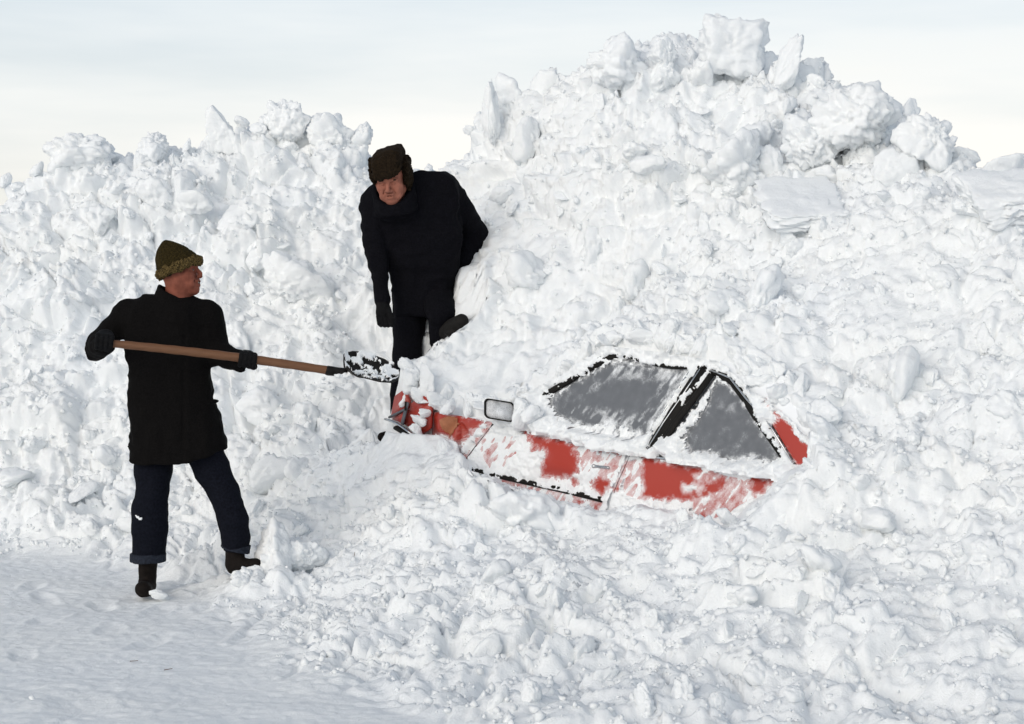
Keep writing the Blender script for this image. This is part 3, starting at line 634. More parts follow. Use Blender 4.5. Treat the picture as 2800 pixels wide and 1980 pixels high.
def strip(name, pts, wid, thick, mat, parent, closed=False, taper=None):
    """flat bar along a 3D polyline, cross-section wid (in plane with up) x thick"""
    pts = np.array(pts, float); V = []; n = len(pts)
    for i in range(n):
        t = pts[min(i + 1, n - 1)] - pts[max(i - 1, 0)]; t /= np.linalg.norm(t); s = np.cross(t, CW); s /= np.linalg.norm(s); o = np.cross(s, t)
        for a in range(8):
            an = a * math.pi / 4 + math.pi / 8; V.append(pts[i] + s * math.cos(an) * wid / 2 + o * math.sin(an) * thick / 2)
    F = [(i * 8 + a, i * 8 + (a + 1) % 8, (i + 1) * 8 + (a + 1) % 8, (i + 1) * 8 + a) for i in range(n - 1) for a in range(8)]
    me = bpy.data.meshes.new(name); me.from_pydata([tuple(v) for v in V], [], F + [tuple(range(7, -1, -1)), tuple(range((n - 1) * 8, n * 8))])
    me.polygons.foreach_set('use_smooth', np.ones(len(me.polygons), bool)); me.update()
    return link(name, me, mat, parent)
def sidepts(pl, lift=.0, tumble=False):
    out = []
    for q in pl:
        u, v = side_uv(*q, tumble); w = (TT * v if tumble else bulge(np.array(v))) - lift; out.append(car(u, v, float(w)))
    return out
uu = np.linspace(1.14, .13, 30); strip('rub_moulding', [car(u, -.228 - .022 * (1.14 - u), float(bulge(np.array(-.24))) + float(dent_door(np.array(u), np.array(-.24))) - .006) for u in uu], .030, .022, M['rubber'], door)
hu, hv = side_uv(1652, 1276)
def plate(name, pl, mat, parent, depth=.012, lift=.0, tumble=True, wfun=None):
    """thin solid plate whose outline is given on the car's side"""
    uvs = [side_uv(*q, tumble) for q in pl]
    f = [car(u, v, (TT * v if tumble else 0.) - lift) for u, v in uvs]; b = [p + CW * depth for p in f]; n = len(f)
    bm = bmesh.new(); a = [bm.verts.new(p) for p in f]; c = [bm.verts.new(p) for p in b]
    bm.faces.new(a); bm.faces.new(c[::-1])
    for i in range(n): bm.faces.new((a[i], c[i], c[(i + 1) % n], a[(i + 1) % n]))
    bmesh.ops.recalc_face_normals(bm, faces=bm.faces); me = bpy.data.meshes.new(name); bm.to_mesh(me); bm.free()
    return link(name, me, mat, parent)
hb = surfnet(lambda p: smin(rc(p, car(hu + .05, hv - .004, -.018), car(hu - .045, hv + .002, -.018), .009, .008), rc(p, car(hu + .055, hv - .004, -.005), car(hu + .055, hv - .004, -.02), .011, .010), .008), np.array(car(hu, hv, 0)) - .09, np.array(car(hu, hv, 0)) + .09, .004)
link('door_handle', fast_mesh('door_handle', *hb), M['chrome'], door)
# windows: sheet of glass in the leaning upper side
def glass_sheet(name, poly, parent):
    uv = np.array([side_uv(*q, True) for q in poly]); lo, hi = uv.min(0), uv.max(0); st = .006
    us = np.arange(lo[0], hi[0] + st, st); vs = np.arange(lo[1], hi[1] + st, st); Ug, Vg = np.meshgrid(us, vs, indexing='ij')
    ins = inpoly(Ug.ravel(), Vg.ravel(), uv) < 0
    w = TT * Vg + .012 + .03 * ((Vg - .25) ** 2 - .06)
    pts = car(Ug, Vg, w).reshape(-1, 3); F = grid_faces(*Ug.shape); F = F[ins[F].all(1)]
    used = np.unique(F); mp_ = -np.ones(len(pts), int); mp_[used] = np.arange(len(used)); pts = pts[used]
    ob = link(name, fast_mesh(name, pts, mp_[F]), M['glass'], parent); set_frost(ob, frost_field(pts, GBARE, GSEMI, (), True), 22.); solid(ob, .005, 1.); return ob
DWIN = [(1415, 1150), (1470, 1100), (1666, 980), (1736, 985), (1895, 1008), (1765, 1225), (1600, 1222)]
QWIN = [(1822, 1240), (1955, 1024), (2003, 1046), (2050, 1110), (2100, 1178), (2150, 1262), (2140, 1300), (1900, 1262)]
glass_sheet('door_window', DWIN, door); glass_sheet('quarter_window', QWIN, car_root)
# pillars, seals, frames and bright trims
apil = link('windscreen_pillar', bpy.data.meshes.new('windscreen_pillar'), None, car_root)
bpy.data.objects.remove(apil)
P_A = strip('windscreen_pillar', sidepts([(1405, 1142), (1455, 1104), (1500, 1074), (1600, 1015), (1667, 976), (1700, 970), (1735, 975)], .0, True), .034, .03, M['rubber'], car_root)
strip('pillar_trim', sidepts([(1452, 1098), (1497, 1064), (1580, 1014), (1663, 965), (1690, 963), (1724, 966)], .012, True), .007, .008, M['chrome'], P_A)
strip('roof_seal', sidepts([(1735, 980), (1800, 997), (1850, 1004), (1885, 1004), (1935, 1003)], .002, True), .024, .02, M['rubber'], car_root)
strip('door_frame', sidepts([(1755, 1226), (1800, 1155), (1850, 1076), (1898, 1004)], .006, True), .016, .018, M['chrome'], door)
P_B = strip('centre_pillar', sidepts([(1782, 1236), (1830, 1155), (1880, 1080), (1926, 1010)], .0, True), .085, .03, M['rubber'], car_root)
strip('window_seal', sidepts([(1818, 1212), (1850, 1158), (1900, 1092), (1950, 1024)], .012, True), .034, .02, M['rubber'], P_B)
strip('pillar_trim', sidepts([(1776, 1226), (1820, 1155), (1872, 1080), (1920, 1008)], .016, True), .008, .008, M['chrome'], P_B)
P_C = strip('window_frame', sidepts([(1938, 1012), (1960, 1020), (2001, 1042), (2036, 1090), (2074, 1150), (2150, 1258)], .0, True), .040, .026, M['rubber'], car_root)
strip('bright_trim', sidepts([(1945, 1011), (2001, 1033), (2044, 1088), (2109, 1161), (2172, 1264)], .014, True), .010, .010, M['chrome'], P_C)
strip('belt_trim', [car(u, belt(u) + .004, -.006) for u in np.linspace(.25, -1.05, 20)], .014, .010, M['chrome'], car_root)
strip('door_gap_seal', [car(float(DF(v)) + .001, v, float(bulge(np.array(v))) + .008) for v in np.linspace(.03, -.5, 14)], .016, .008, M['rubber'], door)
strip('door_gap_seal', [car(float(DR(v)), v, float(bulge(np.array(v))) + .008) for v in np.linspace(-.01, -.5, 14)], .014, .008, M['rubber'], door)
# rear pillar panel
def cpillar():
    uv = [side_uv(*q, True) for q in [(1950, 1008), (2003, 1030), (2046, 1086), (2110, 1158), (2180, 1275), (2330, 1330)]]
    e0 = np.array(uv); e1 = np.array([(-.40, .505), (-.62, .47), (-.86, .40), (-1.10, .28), (-1.36, .10), (-1.55, -.02)])
    S, T = np.meshgrid(np.linspace(0, 1, 90), np.linspace(0, 1, 60), indexing='ij')
    k = np.linspace(0, 1, 6)
    a = np.stack([np.interp(S, k, e0[:, i]) for i in (0, 1)], -1); b = np.stack([np.interp(S, k, e1[:, i]) for i in (0, 1)], -1)
    q = a + (b - a) * T[..., None]; w = TT * q[..., 1] + .05 * T ** 3
    pts = car(q[..., 0], q[..., 1], w).reshape(-1, 3)
    ob = link('rear_pillar', fast_mesh('rear_pillar', pts, grid_faces(*S.shape)), M['red'], car_root); set_frost(ob, frost_field(pts, CBARE, [])); solid(ob, .01, 1.)
cpillar()
# upper surfaces (mostly under snow): bonnet, windscreen, roof, tailgate
def across(name, us, mat, w0fun, frost=1.):
    us = np.array(us); ws = np.linspace(0, 1, 24); Ug, Tg = np.meshgrid(us, ws, indexing='ij')
    w0 = w0fun(Ug); wv = w0 + (WIDTH - 2 * w0) * Tg; v = vtop(Ug) - .012 + .03 * np.sin(np.pi * Tg)
    ob = link(name, fast_mesh(name, car(Ug, v, wv).reshape(-1, 3), grid_faces(*Ug.shape)), mat, car_root)
    set_frost(ob, np.full(Ug.size, 30. * frost)); solid(ob, .01, 0.); return ob
we_ = lambda u: np.clip(TT * vtop(u), 0, 1) + .004 + .10 * sstep(1.3, 1.45, u)
across('bonnet', np.linspace(.99, 1.80, 24), M['red'], we_); across('windscreen', np.linspace(.97, .33, 20), M['glass'], we_)
across('roof', np.linspace(.32, -.42, 20), M['red'], we_); across('tailgate', np.linspace(-.43, -1.75, 24), M['red'], we_)
# nose: headlight surround, crossing grey strips, bright bumper lip
NOSE = [(1054, 1146), (1060, 1116), (1066, 1084), (1098, 1064), (1113, 1088), (1120, 1104)]
def noseq(px, py, u=None, w=.0):
    a, b = side_uv(px, py); return car(a, b, w)
def facet(name, pl, mat, parent, dep=.02):
    pts = [np.array(p) for p in pl]; c = sum(pts) / len(pts); n = np.cross(pts[1] - pts[0], pts[2] - pts[0]); n /= np.linalg.norm(n)
    if n @ (CAM - c) < 0: n = -n
    bm = bmesh.new(); a = [bm.verts.new(p) for p in pts]; b = [bm.verts.new(p - n * dep) for p in pts]
    bm.faces.new(a); bm.faces.new(b[::-1])
    for i in range(len(a)): bm.faces.new((a[i], b[i], b[(i + 1) % len(a)], a[(i + 1) % len(a)]))
    bmesh.ops.recalc_face_normals(bm, faces=bm.faces); bmesh.ops.bevel(bm, geom=[e for e in bm.edges], offset=.003, segments=2, affect='EDGES')
    me = bpy.data.meshes.new(name); bm.to_mesh(me); bm.free(); me.polygons.foreach_set('use_smooth', np.ones(len(me.polygons), bool))
    ob = link(name, me, mat, parent); ob.data.attributes.new('frost', 'FLOAT', 'POINT').data.foreach_set('value', np.full(len(me.vertices), .22, np.float32)); return ob
Yn = 10.06
front = empty('front_panel', P(1110, 1160, Yn)); front.parent = car_root; front.matrix_parent_inverse = Matrix.Translation(-car_root.location)
bpy.data.objects.remove(front)
nq = lambda px, py, w: car(*side_uv(px, py), w)
front = facet('front_panel', [nq(1119, 1104, .008), nq(1164, 1070, .012), nq(1176, 1092, .012), nq(1178, 1170, -.005), nq(1150, 1190, .0), nq(1103, 1162, .01)], M['red'], car_root)
facet('headlight_panel', [nq(1056, 1145, .03), nq(1061, 1116, .03), nq(1067, 1084, .03), nq(1098, 1064, .02), nq(1116, 1096, .006), nq(1113, 1116, .006)], M['red'], front)
facet('valance', [nq(1058, 1147, .03), nq(1112, 1119, .006), nq(1102, 1160, .0), nq(1080, 1152, .015)], M['red'], front)
def bar(name, a, b, wid, th, mat, parent, n=6, sag=0.):
    return strip(name, [np.array(a) + (np.array(b) - np.array(a)) * t - np.array([0, 0, sag * math.sin(math.pi * t)]) for t in np.linspace(0, 1, n)], wid, th, mat, parent)
bar('grille_bar', nq(1058, 1142, .015), nq(1117, 1116, -.012), .014, .012, M['greytrim'], front)
bar('grille_bar', nq(1104, 1160, -.012), nq(1119, 1100, -.012), .026, .012, M['greytrim'], front)
bar('grille_bar', nq(1116, 1098, -.018), nq(1115, 1122, -.018), .016, .012, M['rubber'], front)
bar('bumper_lip', nq(1054, 1146, .0), nq(1140, 1186, -.04), .014, .02, M['chrome'], front, 8, -.012)
bar('bumper', nq(1085, 1170, .0), nq(1136, 1192, -.03), .03, .05, M['rubber'], front)
# primer showing on the folds of the wing
pr = [(1207, 1148), (1230, 1136), (1252, 1142), (1256, 1160), (1240, 1190), (1226, 1196), (1214, 1176)]
def patch(name, pl, mat, parent, lift=.004):
    uv = np.array([side_uv(*q) for q in pl]); lo, hi = uv.min(0), uv.max(0); us = np.arange(lo[0], hi[0], .005); vs = np.arange(lo[1], hi[1], .005)
    Ug, Vg = np.meshgrid(us, vs, indexing='ij'); nzz = fbm(np.stack([Ug.ravel() * 60, Vg.ravel() * 60, 0 * Ug.ravel()], -1), 3, 5) * .003
    ins = inpoly(Ug.ravel(), Vg.ravel(), uv) + nzz < 0; pts = car(Ug, Vg, bulge(Vg) + crumple(Ug, Vg) - lift).reshape(-1, 3); F = grid_faces(*Ug.shape); F = F[ins[F].all(1)]
    return link(name, fast_mesh(name, pts, F), mat, parent)
patch('bare_primer', pr, M['primer'], fender)
# wheel-arch lip
au, av = side_uv(1958, 1452); strip('arch_trim', [car(au + .0 + .30 * math.cos(t), av - .30 + .30 * math.sin(t), -.02) for t in np.linspace(.5, 2.3, 24)], .016, .014, M['chrome'], quarter)
# wing mirror
mirror_c = P(1366, 1122, 9.30); rd = -CF * .70 - CW * .71; rd[2] = .08; rd /= np.linalg.norm(rd)
ms = np.cross(np.array([0, 0, 1.]), rd); ms /= np.linalg.norm(ms); mu = np.cross(rd, ms)
if ms[0] < 0: ms = -ms
def rrect(a, b, r, n=7):
    out = []
    for cx_, cy_, st in ((a - r, b - r, 0), (-a + r, b - r, 90), (-a + r, -b + r, 180), (a - r, -b + r, 270)):
        for k in range(n): t = math.radians(st + 90 * k / (n - 1)); out.append((cx_ + r * math.cos(t), cy_ + r * math.sin(t)))
    return out
def mirror():
    root = empty('wing_mirror', mirror_c); root.parent = car_root; root.matrix_parent_inverse = Matrix.Translation(-car_root.location)
    R = rrect(.080, .052, .026); sk = .16
    def at(x, y, d): return mirror_c + ms * x + (mu - ms * 0) * (y - sk * x) + rd * d
    def loftm(name, secs, mat, capf=True):
        V = [at(x * s, y * s, d) for s, d in secs for x, y in R]; n = len(R)
        F = [(i * n + j, i * n + (j + 1) % n, (i + 1) * n + (j + 1) % n, (i + 1) * n + j) for i in range(len(secs) - 1) for j in range(n)]
        if capf: F += [tuple(range(n - 1, -1, -1)), tuple(range((len(secs) - 1) * n, len(secs) * n))]
        me = bpy.data.meshes.new(name); me.from_pydata([tuple(v) for v in V], [], F); me.update()
        bm = bmesh.new(); bm.from_mesh(me); bmesh.ops.recalc_face_normals(bm, faces=bm.faces); bm.to_mesh(me); bm.free()
        me.polygons.foreach_set('use_smooth', np.ones(len(me.polygons), bool)); return link(name, me, mat, root)
    loftm('mirror_frame', [(.45, -.06), (.85, -.045), (1, -.01), (1.02, .006), (.97, .012), (.90, .008), (.89, -.002)], M['rubber'], False)
    g = loftm('mirror_glass', [(.885, -.012), (.885, .002)], M['glass']); a = g.data.attributes.new('frost', 'FLOAT', 'POINT'); a.data.foreach_set('value', np.full(len(g.data.vertices), .62, np.float32))
    bar('mirror_arm', at(.07, -.05, -.03), car(.86, .06, .03), .02, .02, M['rubber'], root)
mirror()
# snow caked on the bodywork and glass: real layers with ragged edges
def caked(name, u0, u1, v0, v1, bare, semi, snowy, tumble, thick, clip=None):
    st = .006; us = np.arange(u0, u1, st); vs = np.arange(v0, v1, st); Ug, Vg = np.meshgrid(us, vs, indexing='ij')
    w = (TT * Vg + .0) if tumble else bulge(Vg) + np.where(Ug > DF(Vg), crumple(Ug, Vg), dent_door(Ug, Vg))
    base = car(Ug, Vg, w).reshape(-1, 3); d = frost_field(base, bare, semi, snowy)
    th = thick * np.clip(d / 9., -.6, 1) ** 1. + .010 * np.clip(d / 14, 0, 1) * fbm(base * 26, 3, 81) + .006 * np.clip(d / 8, 0, 1) * fbm(base * 75, 2, 85)
    if clip is not None: keep = clip(Ug.ravel(), Vg.ravel())
    else: keep = np.ones(len(base), bool)
    if tumble: th = th + .028 * np.clip(d / 18, 0, 1) * sstep(.20, .03, Vg.ravel()) * sstep(-.01, .03, Vg.ravel() - belt(Ug.ravel())) * (Ug.ravel() < .95)   # drift along the sills
    if tumble: th = th + .05 * np.clip((d - 10) / 25, 0, 1) * (.5 + fbm(base * 11, 3, 88))
    pts = base - CW * np.clip(th, -.012, .09)[:, None] - CW * .001
    ok = (th > -.008) & keep; F = grid_faces(*Ug.shape); F = F[ok[F].all(1)]
    used = np.unique(F); mp_ = -np.ones(len(pts), int); mp_[used] = np.arange(len(used))
    return link(name, fast_mesh(name, pts[used], mp_[F]), M['snow'], bank, kind='stuff')
def clip_side(u, v): return (np.abs(u - DF(v) - .001) > .0085) & (np.abs(u - DR(v)) > .0075) & (v < belt(u) + .012) & (v > np.interp(u, SLU, SLV) - .12)
def clip_top(u, v): return (v < vtop(u) + .012) & (v > belt(u) - .004) & (u < .94)
caked('snow_crust', -1.2, 1.475, -.45, .07, BARE, SEMI, SNOWY, False, .016, clip_side)
caked('snow_crust', -1.30, .94, -.01, .52, GBARE + CBARE, GSEMI, [], True, .020, clip_top)
# ------------------------------------------------------------------ people
def head_frame(origin, fwd, up):
    f = np.array(fwd, float); f /= np.linalg.norm(f); u = np.array(up, float); l = np.cross(u, f); l /= np.linalg.norm(l); u = np.cross(f, l)
    return np.array(origin, float), np.stack([f, l, u])          # rows: forward, left, up
def to_local(p, fr): return ((p - fr[0]) @ fr[1].T).astype(np.float32)
def to_world(q, fr): return np.asarray(q) @ fr[1] + fr[0]
def head_sdf(q, smile=0., fat=0., ears=True):
    d = ell(q, (-.012, 0, .035), (.100, .078, .088))
    d = smin(d, ell(q, (.022, 0, -.045), (.064, .060 + fat, .074)), .03)
    d = smin(d, sph(q, (.066, 0, -.100), .021), .03)
    for s in (-1, 1):
        d = smin(d, rc(q, (0, s * (.052 + fat), -.055), (.058, s * .014, -.102), .022, .017), .025)
        d = smin(d, sph(q, (.056, s * .043, -.028), .024 + fat), .025)
        d = smin(d, rc(q, (.076, s * .052, .014), (.088, s * .012, .020), .009, .012), .014)
        d = smin(d, rc(q, (.070, s * .035, -.052), (.066, s * .040, -.075), .015, .016 + fat), .02)
        d = smax(d, -ell(q, (.094, s * .032, -.003), (.016, .019, .011)), .010)
        d = smin(d, ell(q, (.074, s * .032, -.002), (.013, .014, .012)), .004)
        if not ears: continue
        e = ell(q, (-.014, s * (.079 + fat), -.012), (.022, .010, .034)); e = smax(e, -ell(q, (-.010, s * (.090 + fat), -.012), (.011, .008, .018)), .006); d = smin(d, e, .008)
    d = smin(d, rc(q, (.088, 0, .008), (.113, 0, -.034), .008, .0125), .012)
    for s in (-1, 1): d = smin(d, sph(q, (.100, s * .013, -.040), .009), .008)
    d = smin(d, rc(q, (.090, -.016, -.061), (.090, .016, -.061), .008, .008), .008)
    d = smin(d, rc(q, (.086, -.014, -.080), (.086, .014, -.080), .009, .009), .009)
    for s in (-1, 1): d = smax(d, -rc(q, (.096, 0, -.0695), (.070, s * (.028 + .006 * smile), -.068 + .012 * smile), .0035 + .004 * smile, .0025), .005)
    for s in (-1, 1): d = smax(d, -rc(q, (.088, s * .024, -.036), (.078, s * .040, -.066), .003, .002), .010)
    return d
def neck(q, lean=-.035): return rc(q, (-.022, 0, -.06), (lean, 0, -.22), .058, .064)
def face_parts(fr, root, body, smile):
    def mk(name, c, r, mat, sub=2):
        bm = bmesh.new(); bmesh.ops.create_icosphere(bm, subdivisions=sub, radius=1.0)
        for v in bm.verts:
            q = np.array(v.co) * np.array(r) + np.array(c); v.co = to_world(q, fr)
        me = bpy.data.meshes.new(name); bm.to_mesh(me); bm.free(); me.polygons.foreach_set('use_smooth', np.ones(len(me.polygons), bool)); return link(name, me, mat, body)
    for s in (-1, 1):
        mk('eye', (.0835, s * .032, -.003), (.0055, .010, .0045), M['eye'])
        mk('eyebrow', (.0945, s * .034, .020), (.006, .022, .0055), M['hair'])
    if smile: mk('teeth', (.084, 0, -.067), (.010, .020, .005), M['teeth'])
    else: mk('lip', (.0915, 0, -.0705), (.006, .022, .0028), M['lip'])

def glove(name, c, d, back, wrist, parent, mat, hand=1., spread=.0225):
    """closed gloved fist round a bar: c on the bar, d along it (towards the thumb), back = where the knuckles sit"""
    c = np.array(c, float); d = np.array(d, float) / np.linalg.norm(d); b = np.array(back, float); b -= d * (b @ d); b /= np.linalg.norm(b); t = np.cross(d, b) * hand
    def sdf(p):
        o = None
        for i, ln in enumerate((.92, 1.0, .97, .86)):
            k = c + d * (1.5 - i) * spread; rr = .031; pts = []
            for an in (20, 75, 130, 185, 235): a = math.radians(an if ln > .9 else an * .93); pts.append(k + (b * math.cos(a) + t * math.sin(a)) * rr)
            for m in range(4):
                s = rc(p, pts[m], pts[m + 1], .0125 * ln, .0118 * ln); o = s if o is None else smin(o, s, .003)
        palm = None
        for i in range(4):
            k = c + d * (1.5 - i) * spread * .95
            s = rc(p, k + b * .030 + t * .006, c + b * .060 - t * .055 + d * (1.5 - i) * .012, .0150, .021); palm = s if palm is None else smin(palm, s, .012)
        o = smin(o, palm, .008)
        th0 = c + d * .034 + b * .02 - t * .035; th1 = c + d * .040 - b * .012 - t * .030; th2 = c + d * .030 - b * .033 - t * .002
        o = smin(o, smin(rc(p, th0, th1, .016, .0145), rc(p, th1, th2, .0145, .012), .004), .010)
        w0 = c + b * .055 - t * .058
        o = smin(o, rc(p, w0, wrist, .031, .039), .018)
        return o + .0012 * fbm(p * 60, 2, 3)
    pts = np.array([c, wrist]); return sdf_obj(name, sdf, pts.min(0) - .11, pts.max(0) + .11, .0045, mat, parent)

def rows(Y, lst, off=0.):
    out = []
    for py, x0, x1, ry in lst:
        a, b = P(x0, py, Y), P(x1, py, Y); out.append((a[2], (a[0] + b[0]) / 2, Y + (off(py) if callable(off) else off), (b[0] - a[0]) / 2, ry))
    return out
def chain(p, pts, k=.03):
    o = None
    for (a, ra), (b, rb) in zip(pts[:-1], pts[1:]):
        s = rc(p, a, b, ra, rb); o = s if o is None else smin(o, s, k)
    return o
def wrinkle(p, amt=.006, f=9., seed=50):
    q = p * np.array([f, f, f * .55], np.float32); n = fbm(q, 3, seed, .5); return amt * n + amt * .8 * np.abs(fbm(p * np.array([5, 5, 14], np.float32), 2, seed + 5))

# ---- the man with the shovel
def shoveller():
    Y = 9.0
    root = empty('person', P(500, 1632, 9.0), label='man in knitted olive cap and black coat swinging a snow shovel', category='person')
    fr = head_frame(P(490, 744, 8.98), (.975, -.13, .16), (-.16, .04, 1))
    body = sdf_obj('body', lambda p: (lambda q: smin(smin(head_sdf(q, 1., 0., False), neck(q), .03), rc(p, P(440, 870, 9.04), P(510, 870, 9.04), .05, .05), .05))(to_local(p, fr)), P(395, 880, 8.82), P(570, 640, 9.16), .0033, M['skin'], root)
    face_parts(fr, root, body, 1)
    hair = sdf_obj('hair', lambda p: (lambda q: np.maximum(smax(ell(q, (-.022, 0, .03), (.090, .081, .075)), -(q[:, 2] + .075), .01), q[:, 0] - .03 - .0 * q[:, 2]) + .002 * fbm(p * 150, 2, 8))(to_local(p, fr)), P(410, 830, 8.85), P(560, 680, 9.12), .004, M['hair'], body)
    # knitted cap with a rolled brim
    b0, b1 = P(434, 757, 8.98), P(549, 712, 8.98); bc = (b0 + b1) / 2; bx = (b1 - b0) / np.linalg.norm(b1 - b0); by = np.array([0, 1., 0]); bz = np.cross(bx, by); br = np.linalg.norm(b1 - b0) / 2
    def capq(p): q = p - bc.astype(np.float32); return np.stack([q @ bx, q @ by, q @ bz], -1)
    tip = np.array([(P(456, 674, 8.98) - bc) @ bx, 0, (P(456, 674, 8.98) - bc) @ bz])
    def cap_sdf(p):
        q = capq(p); t = np.clip(q[:, 2] / tip[2], -.3, 1.35)
        h = np.interp(t, [-.3, 0, .25, .5, .75, .95, 1.12, 1.3], [.98, 1.0, .96, .86, .70, .52, .32, .0]); cxx = tip[0] * np.interp(t, [0, .3, 1, 1.4], [0, .16, .95, 1.05])
        r = np.sqrt((q[:, 0] - cxx) ** 2 + (q[:, 1] * 1.22) ** 2); an = np.arctan2(q[:, 1], q[:, 0] - cxx)
        d = (r - h * br * .985) * .8; d = np.maximum(d, np.maximum(-q[:, 2] - .005, q[:, 2] - tip[2] * 1.25))
        return d + .0012 * np.cos(an * 22) * (h > .2) + .002 * fbm(p * 60, 2, 4)
    cap = sdf_obj('knitted_cap', cap_sdf, P(405, 790, 8.83), P(580, 630, 9.14), .0035, M['knit'], root)
    def brim_sdf(p):
        q = capq(p); an = np.arctan2(q[:, 1] * 1.22, q[:, 0]); rad = np.sqrt(q[:, 0] ** 2 + (q[:, 1] * 1.22) ** 2)
        z = q[:, 2] - .006; dd = np.sqrt(((rad - br * .98) * 1.15) ** 2 + (z * .68) ** 2) - .0165
        return dd * .8 + .0007 * np.cos(an * 34) + .005 * fbm(p * 55, 3, 14)
    sdf_obj('rolled_brim', brim_sdf, P(400, 800, 8.82), P(585, 670, 9.15), .0035, M['knit_brim'], cap)
    # coat
    body_rows = rows(9.0, [(812, 400, 522, .085), (826, 372, 556, .105), (846, 338, 584, .13), (880, 330, 594, .145), (940, 338, 592, .15), (1010, 350, 584, .15), (1090, 352, 590, .15), (1160, 350, 608, .16), (1225, 348, 622, .17), (1300, 346, 634, .175)])
    rs, re, rw = P(352, 858, 9.0), P(258, 950, 9.03), P(284, 946, 8.80)
    ls, le, lw = P(568, 862, 9.0), P(590, 962, 8.99), P(655, 990, 8.80)
    zl, zr = P(450, 1262, 9)[2], P(626, 1226, 9)[2]; xl, xr = P(510, 1262, 9)[0], P(626, 1226, 9)[0]; x00 = P(350, 1250, 9)[0]
    def coat_sdf(p):
        d = loft(p, body_rows, 2.6)
        d = smin(d, rc(p, P(410, 850, 9.0), P(520, 850, 9.0), .075, .075), .05)
        d = smax(d, -(p[:, 2] - np.interp(p[:, 0], [x00, x00 + .04, xl, xr], [zl + .02, zl, zl, zr])), .008)
        ra = chain(p, [(rs, .078), (re, .066), (rw, .056)], .03); la = chain(p, [(ls, .080), (le, .070), (lw, .058)], .03)
        d = smin(d, ra, .035); d = smin(d, la, .03)
        cut = 0
        # front opening, lapels and pocket flap
        fy = p[:, 1] < 8.95
        seam = np.abs(p[:, 0] - P(500, 1000, 8.85)[0] - .02 * (p[:, 2] - .9)) - .004
        d = d + np.where(fy & (p[:, 2] < 1.32), .006 * np.exp(-(seam / .006) ** 2), 0)
        pk = P(586, 1096, 8.97); d = smin(d, ell(p, pk, (.034, .06, .016)), .02)
        return d + wrinkle(p, .010)
    coat = sdf_obj('coat', coat_sdf, P(190, 1300, 8.62), P(700, 780, 9.24), .0085, M['black'], root)
    def collar_sdf(p):
        q = p - P(470, 822, 8.99).astype(np.float32); z = q[:, 2]
        rx = .088 - .35 * np.clip(z, -.05, .1); ry = .086 - .25 * np.clip(z, -.05, .1)
        r = np.sqrt((q[:, 0] / rx) ** 2 + (q[:, 1] / ry) ** 2); d = np.abs(r - 1) * .08 - .010
        top = .050 - .48 * np.clip(q[:, 0], -.1, .1) - .15 * np.clip(-q[:, 1], 0, .1)
        return smax(smax(d, z - top, .008), -z - .05, .008) + .002 * fbm(p * 30, 2, 3)
    sdf_obj('collar', collar_sdf, P(395, 870, 8.85), P(545, 760, 9.13), .005, M['black'], coat)
    for (x, y) in ((488, 905), (486, 975), (484, 1045), (484, 1115)):
        for dx in ():
            c = P(x + dx, y, 8.847); bm = bmesh.new(); bmesh.ops.create_cone(bm, cap_ends=True, segments=14, radius1=.011, radius2=.009, depth=.006)
            bmesh.ops.rotate(bm, verts=bm.verts, matrix=Matrix.Rotation(math.pi / 2, 3, 'X')); bmesh.ops.translate(bm, verts=bm.verts, vec=Vector(c)); me = bpy.data.meshes.new('button'); bm.to_mesh(me); bm.free(); link('button', me, M['rubber'], coat)
    # trousers with turned-up cuffs
    lp = [(P(425, 1180, 9.0), .105), (P(420, 1285, 9.0), .098), (P(417, 1342, 8.985), .082), (P(409, 1395, 8.97), .088), (P(408, 1440, 8.98), .089), (P(407, 1530, 9.0), .083)]
    rp = [(P(530, 1180, 9.0), .105), (P(578, 1280, 8.99), .092), (P(614, 1342, 8.98), .080), (P(638, 1420, 8.98), .079), (P(645, 1470, 8.99), .072), (P(646, 1502, 9.0), .067)]
    za, zb = P(400, 1536, 9)[2], P(645, 1506, 9)[2]; xm = P(540, 1400, 9)[0]
    def tro(p):
        d = smin(chain(p, lp, .02), chain(p, rp, .02), .03); d = smax(d, np.where(p[:, 0] < xm, za, zb) - p[:, 2], .004)
        return d + wrinkle(p, .005, 8., 90)
    tr = sdf_obj('trousers', tro, P(330, 1560, 8.82), P(720, 1160, 9.16), .007, M['jeans'], root)
    for c, ax, r, hgt in ((P(405, 1524, 9.0), (0, 0, 1), .090, .022), (P(645, 1494, 9.0), (.25, 0, 1), .074, .020)):
        ax = np.array(ax, float); ax /= np.linalg.norm(ax)
        def cuff(p, c=c, ax=ax, r=r, hgt=hgt):
            q = p - c.astype(np.float32); z = q @ ax; rr = nrm(q - z[:, None] * ax); return np.maximum(np.abs(rr - r + .008) - .009, np.abs(z) - hgt) + .002 * fbm(p * 40, 2, 7)
        sdf_obj('trouser_cuff', cuff, c - .13, c + .13, .0055, M['cuff'], tr)
    def lboot(p):
        d = rc(p, P(402, 1520, 9.0), P(400, 1595, 9.0), .055, .048); d = smin(d, rc(p, P(398, 1612, 8.98), P(391, 1612, 8.83), .044, .040), .03)
        d = smax(d, P(400, 1634, 9.0)[2] - p[:, 2], .004); return d + .002 * fbm(p * 25, 2, 5)
    sdf_obj('boot', lboot, P(350, 1650, 8.72), P(450, 1500, 9.1), .005, M['leather'], root)
    def rboot(p):
        d = rc(p, P(644, 1490, 9.0), P(641, 1540, 9.0), .050, .047); d = smin(d, rc(p, P(645, 1550, 9.0), P(698, 1545, 8.93), .042, .034), .025)
        d = smin(d, ell(p, P(645, 1558, 9.0), (.04, .045, .026)), .01); d = smax(d, P(640, 1568, 9.0)[2] - p[:, 2], .004); return d + .002 * fbm(p * 25, 2, 6)
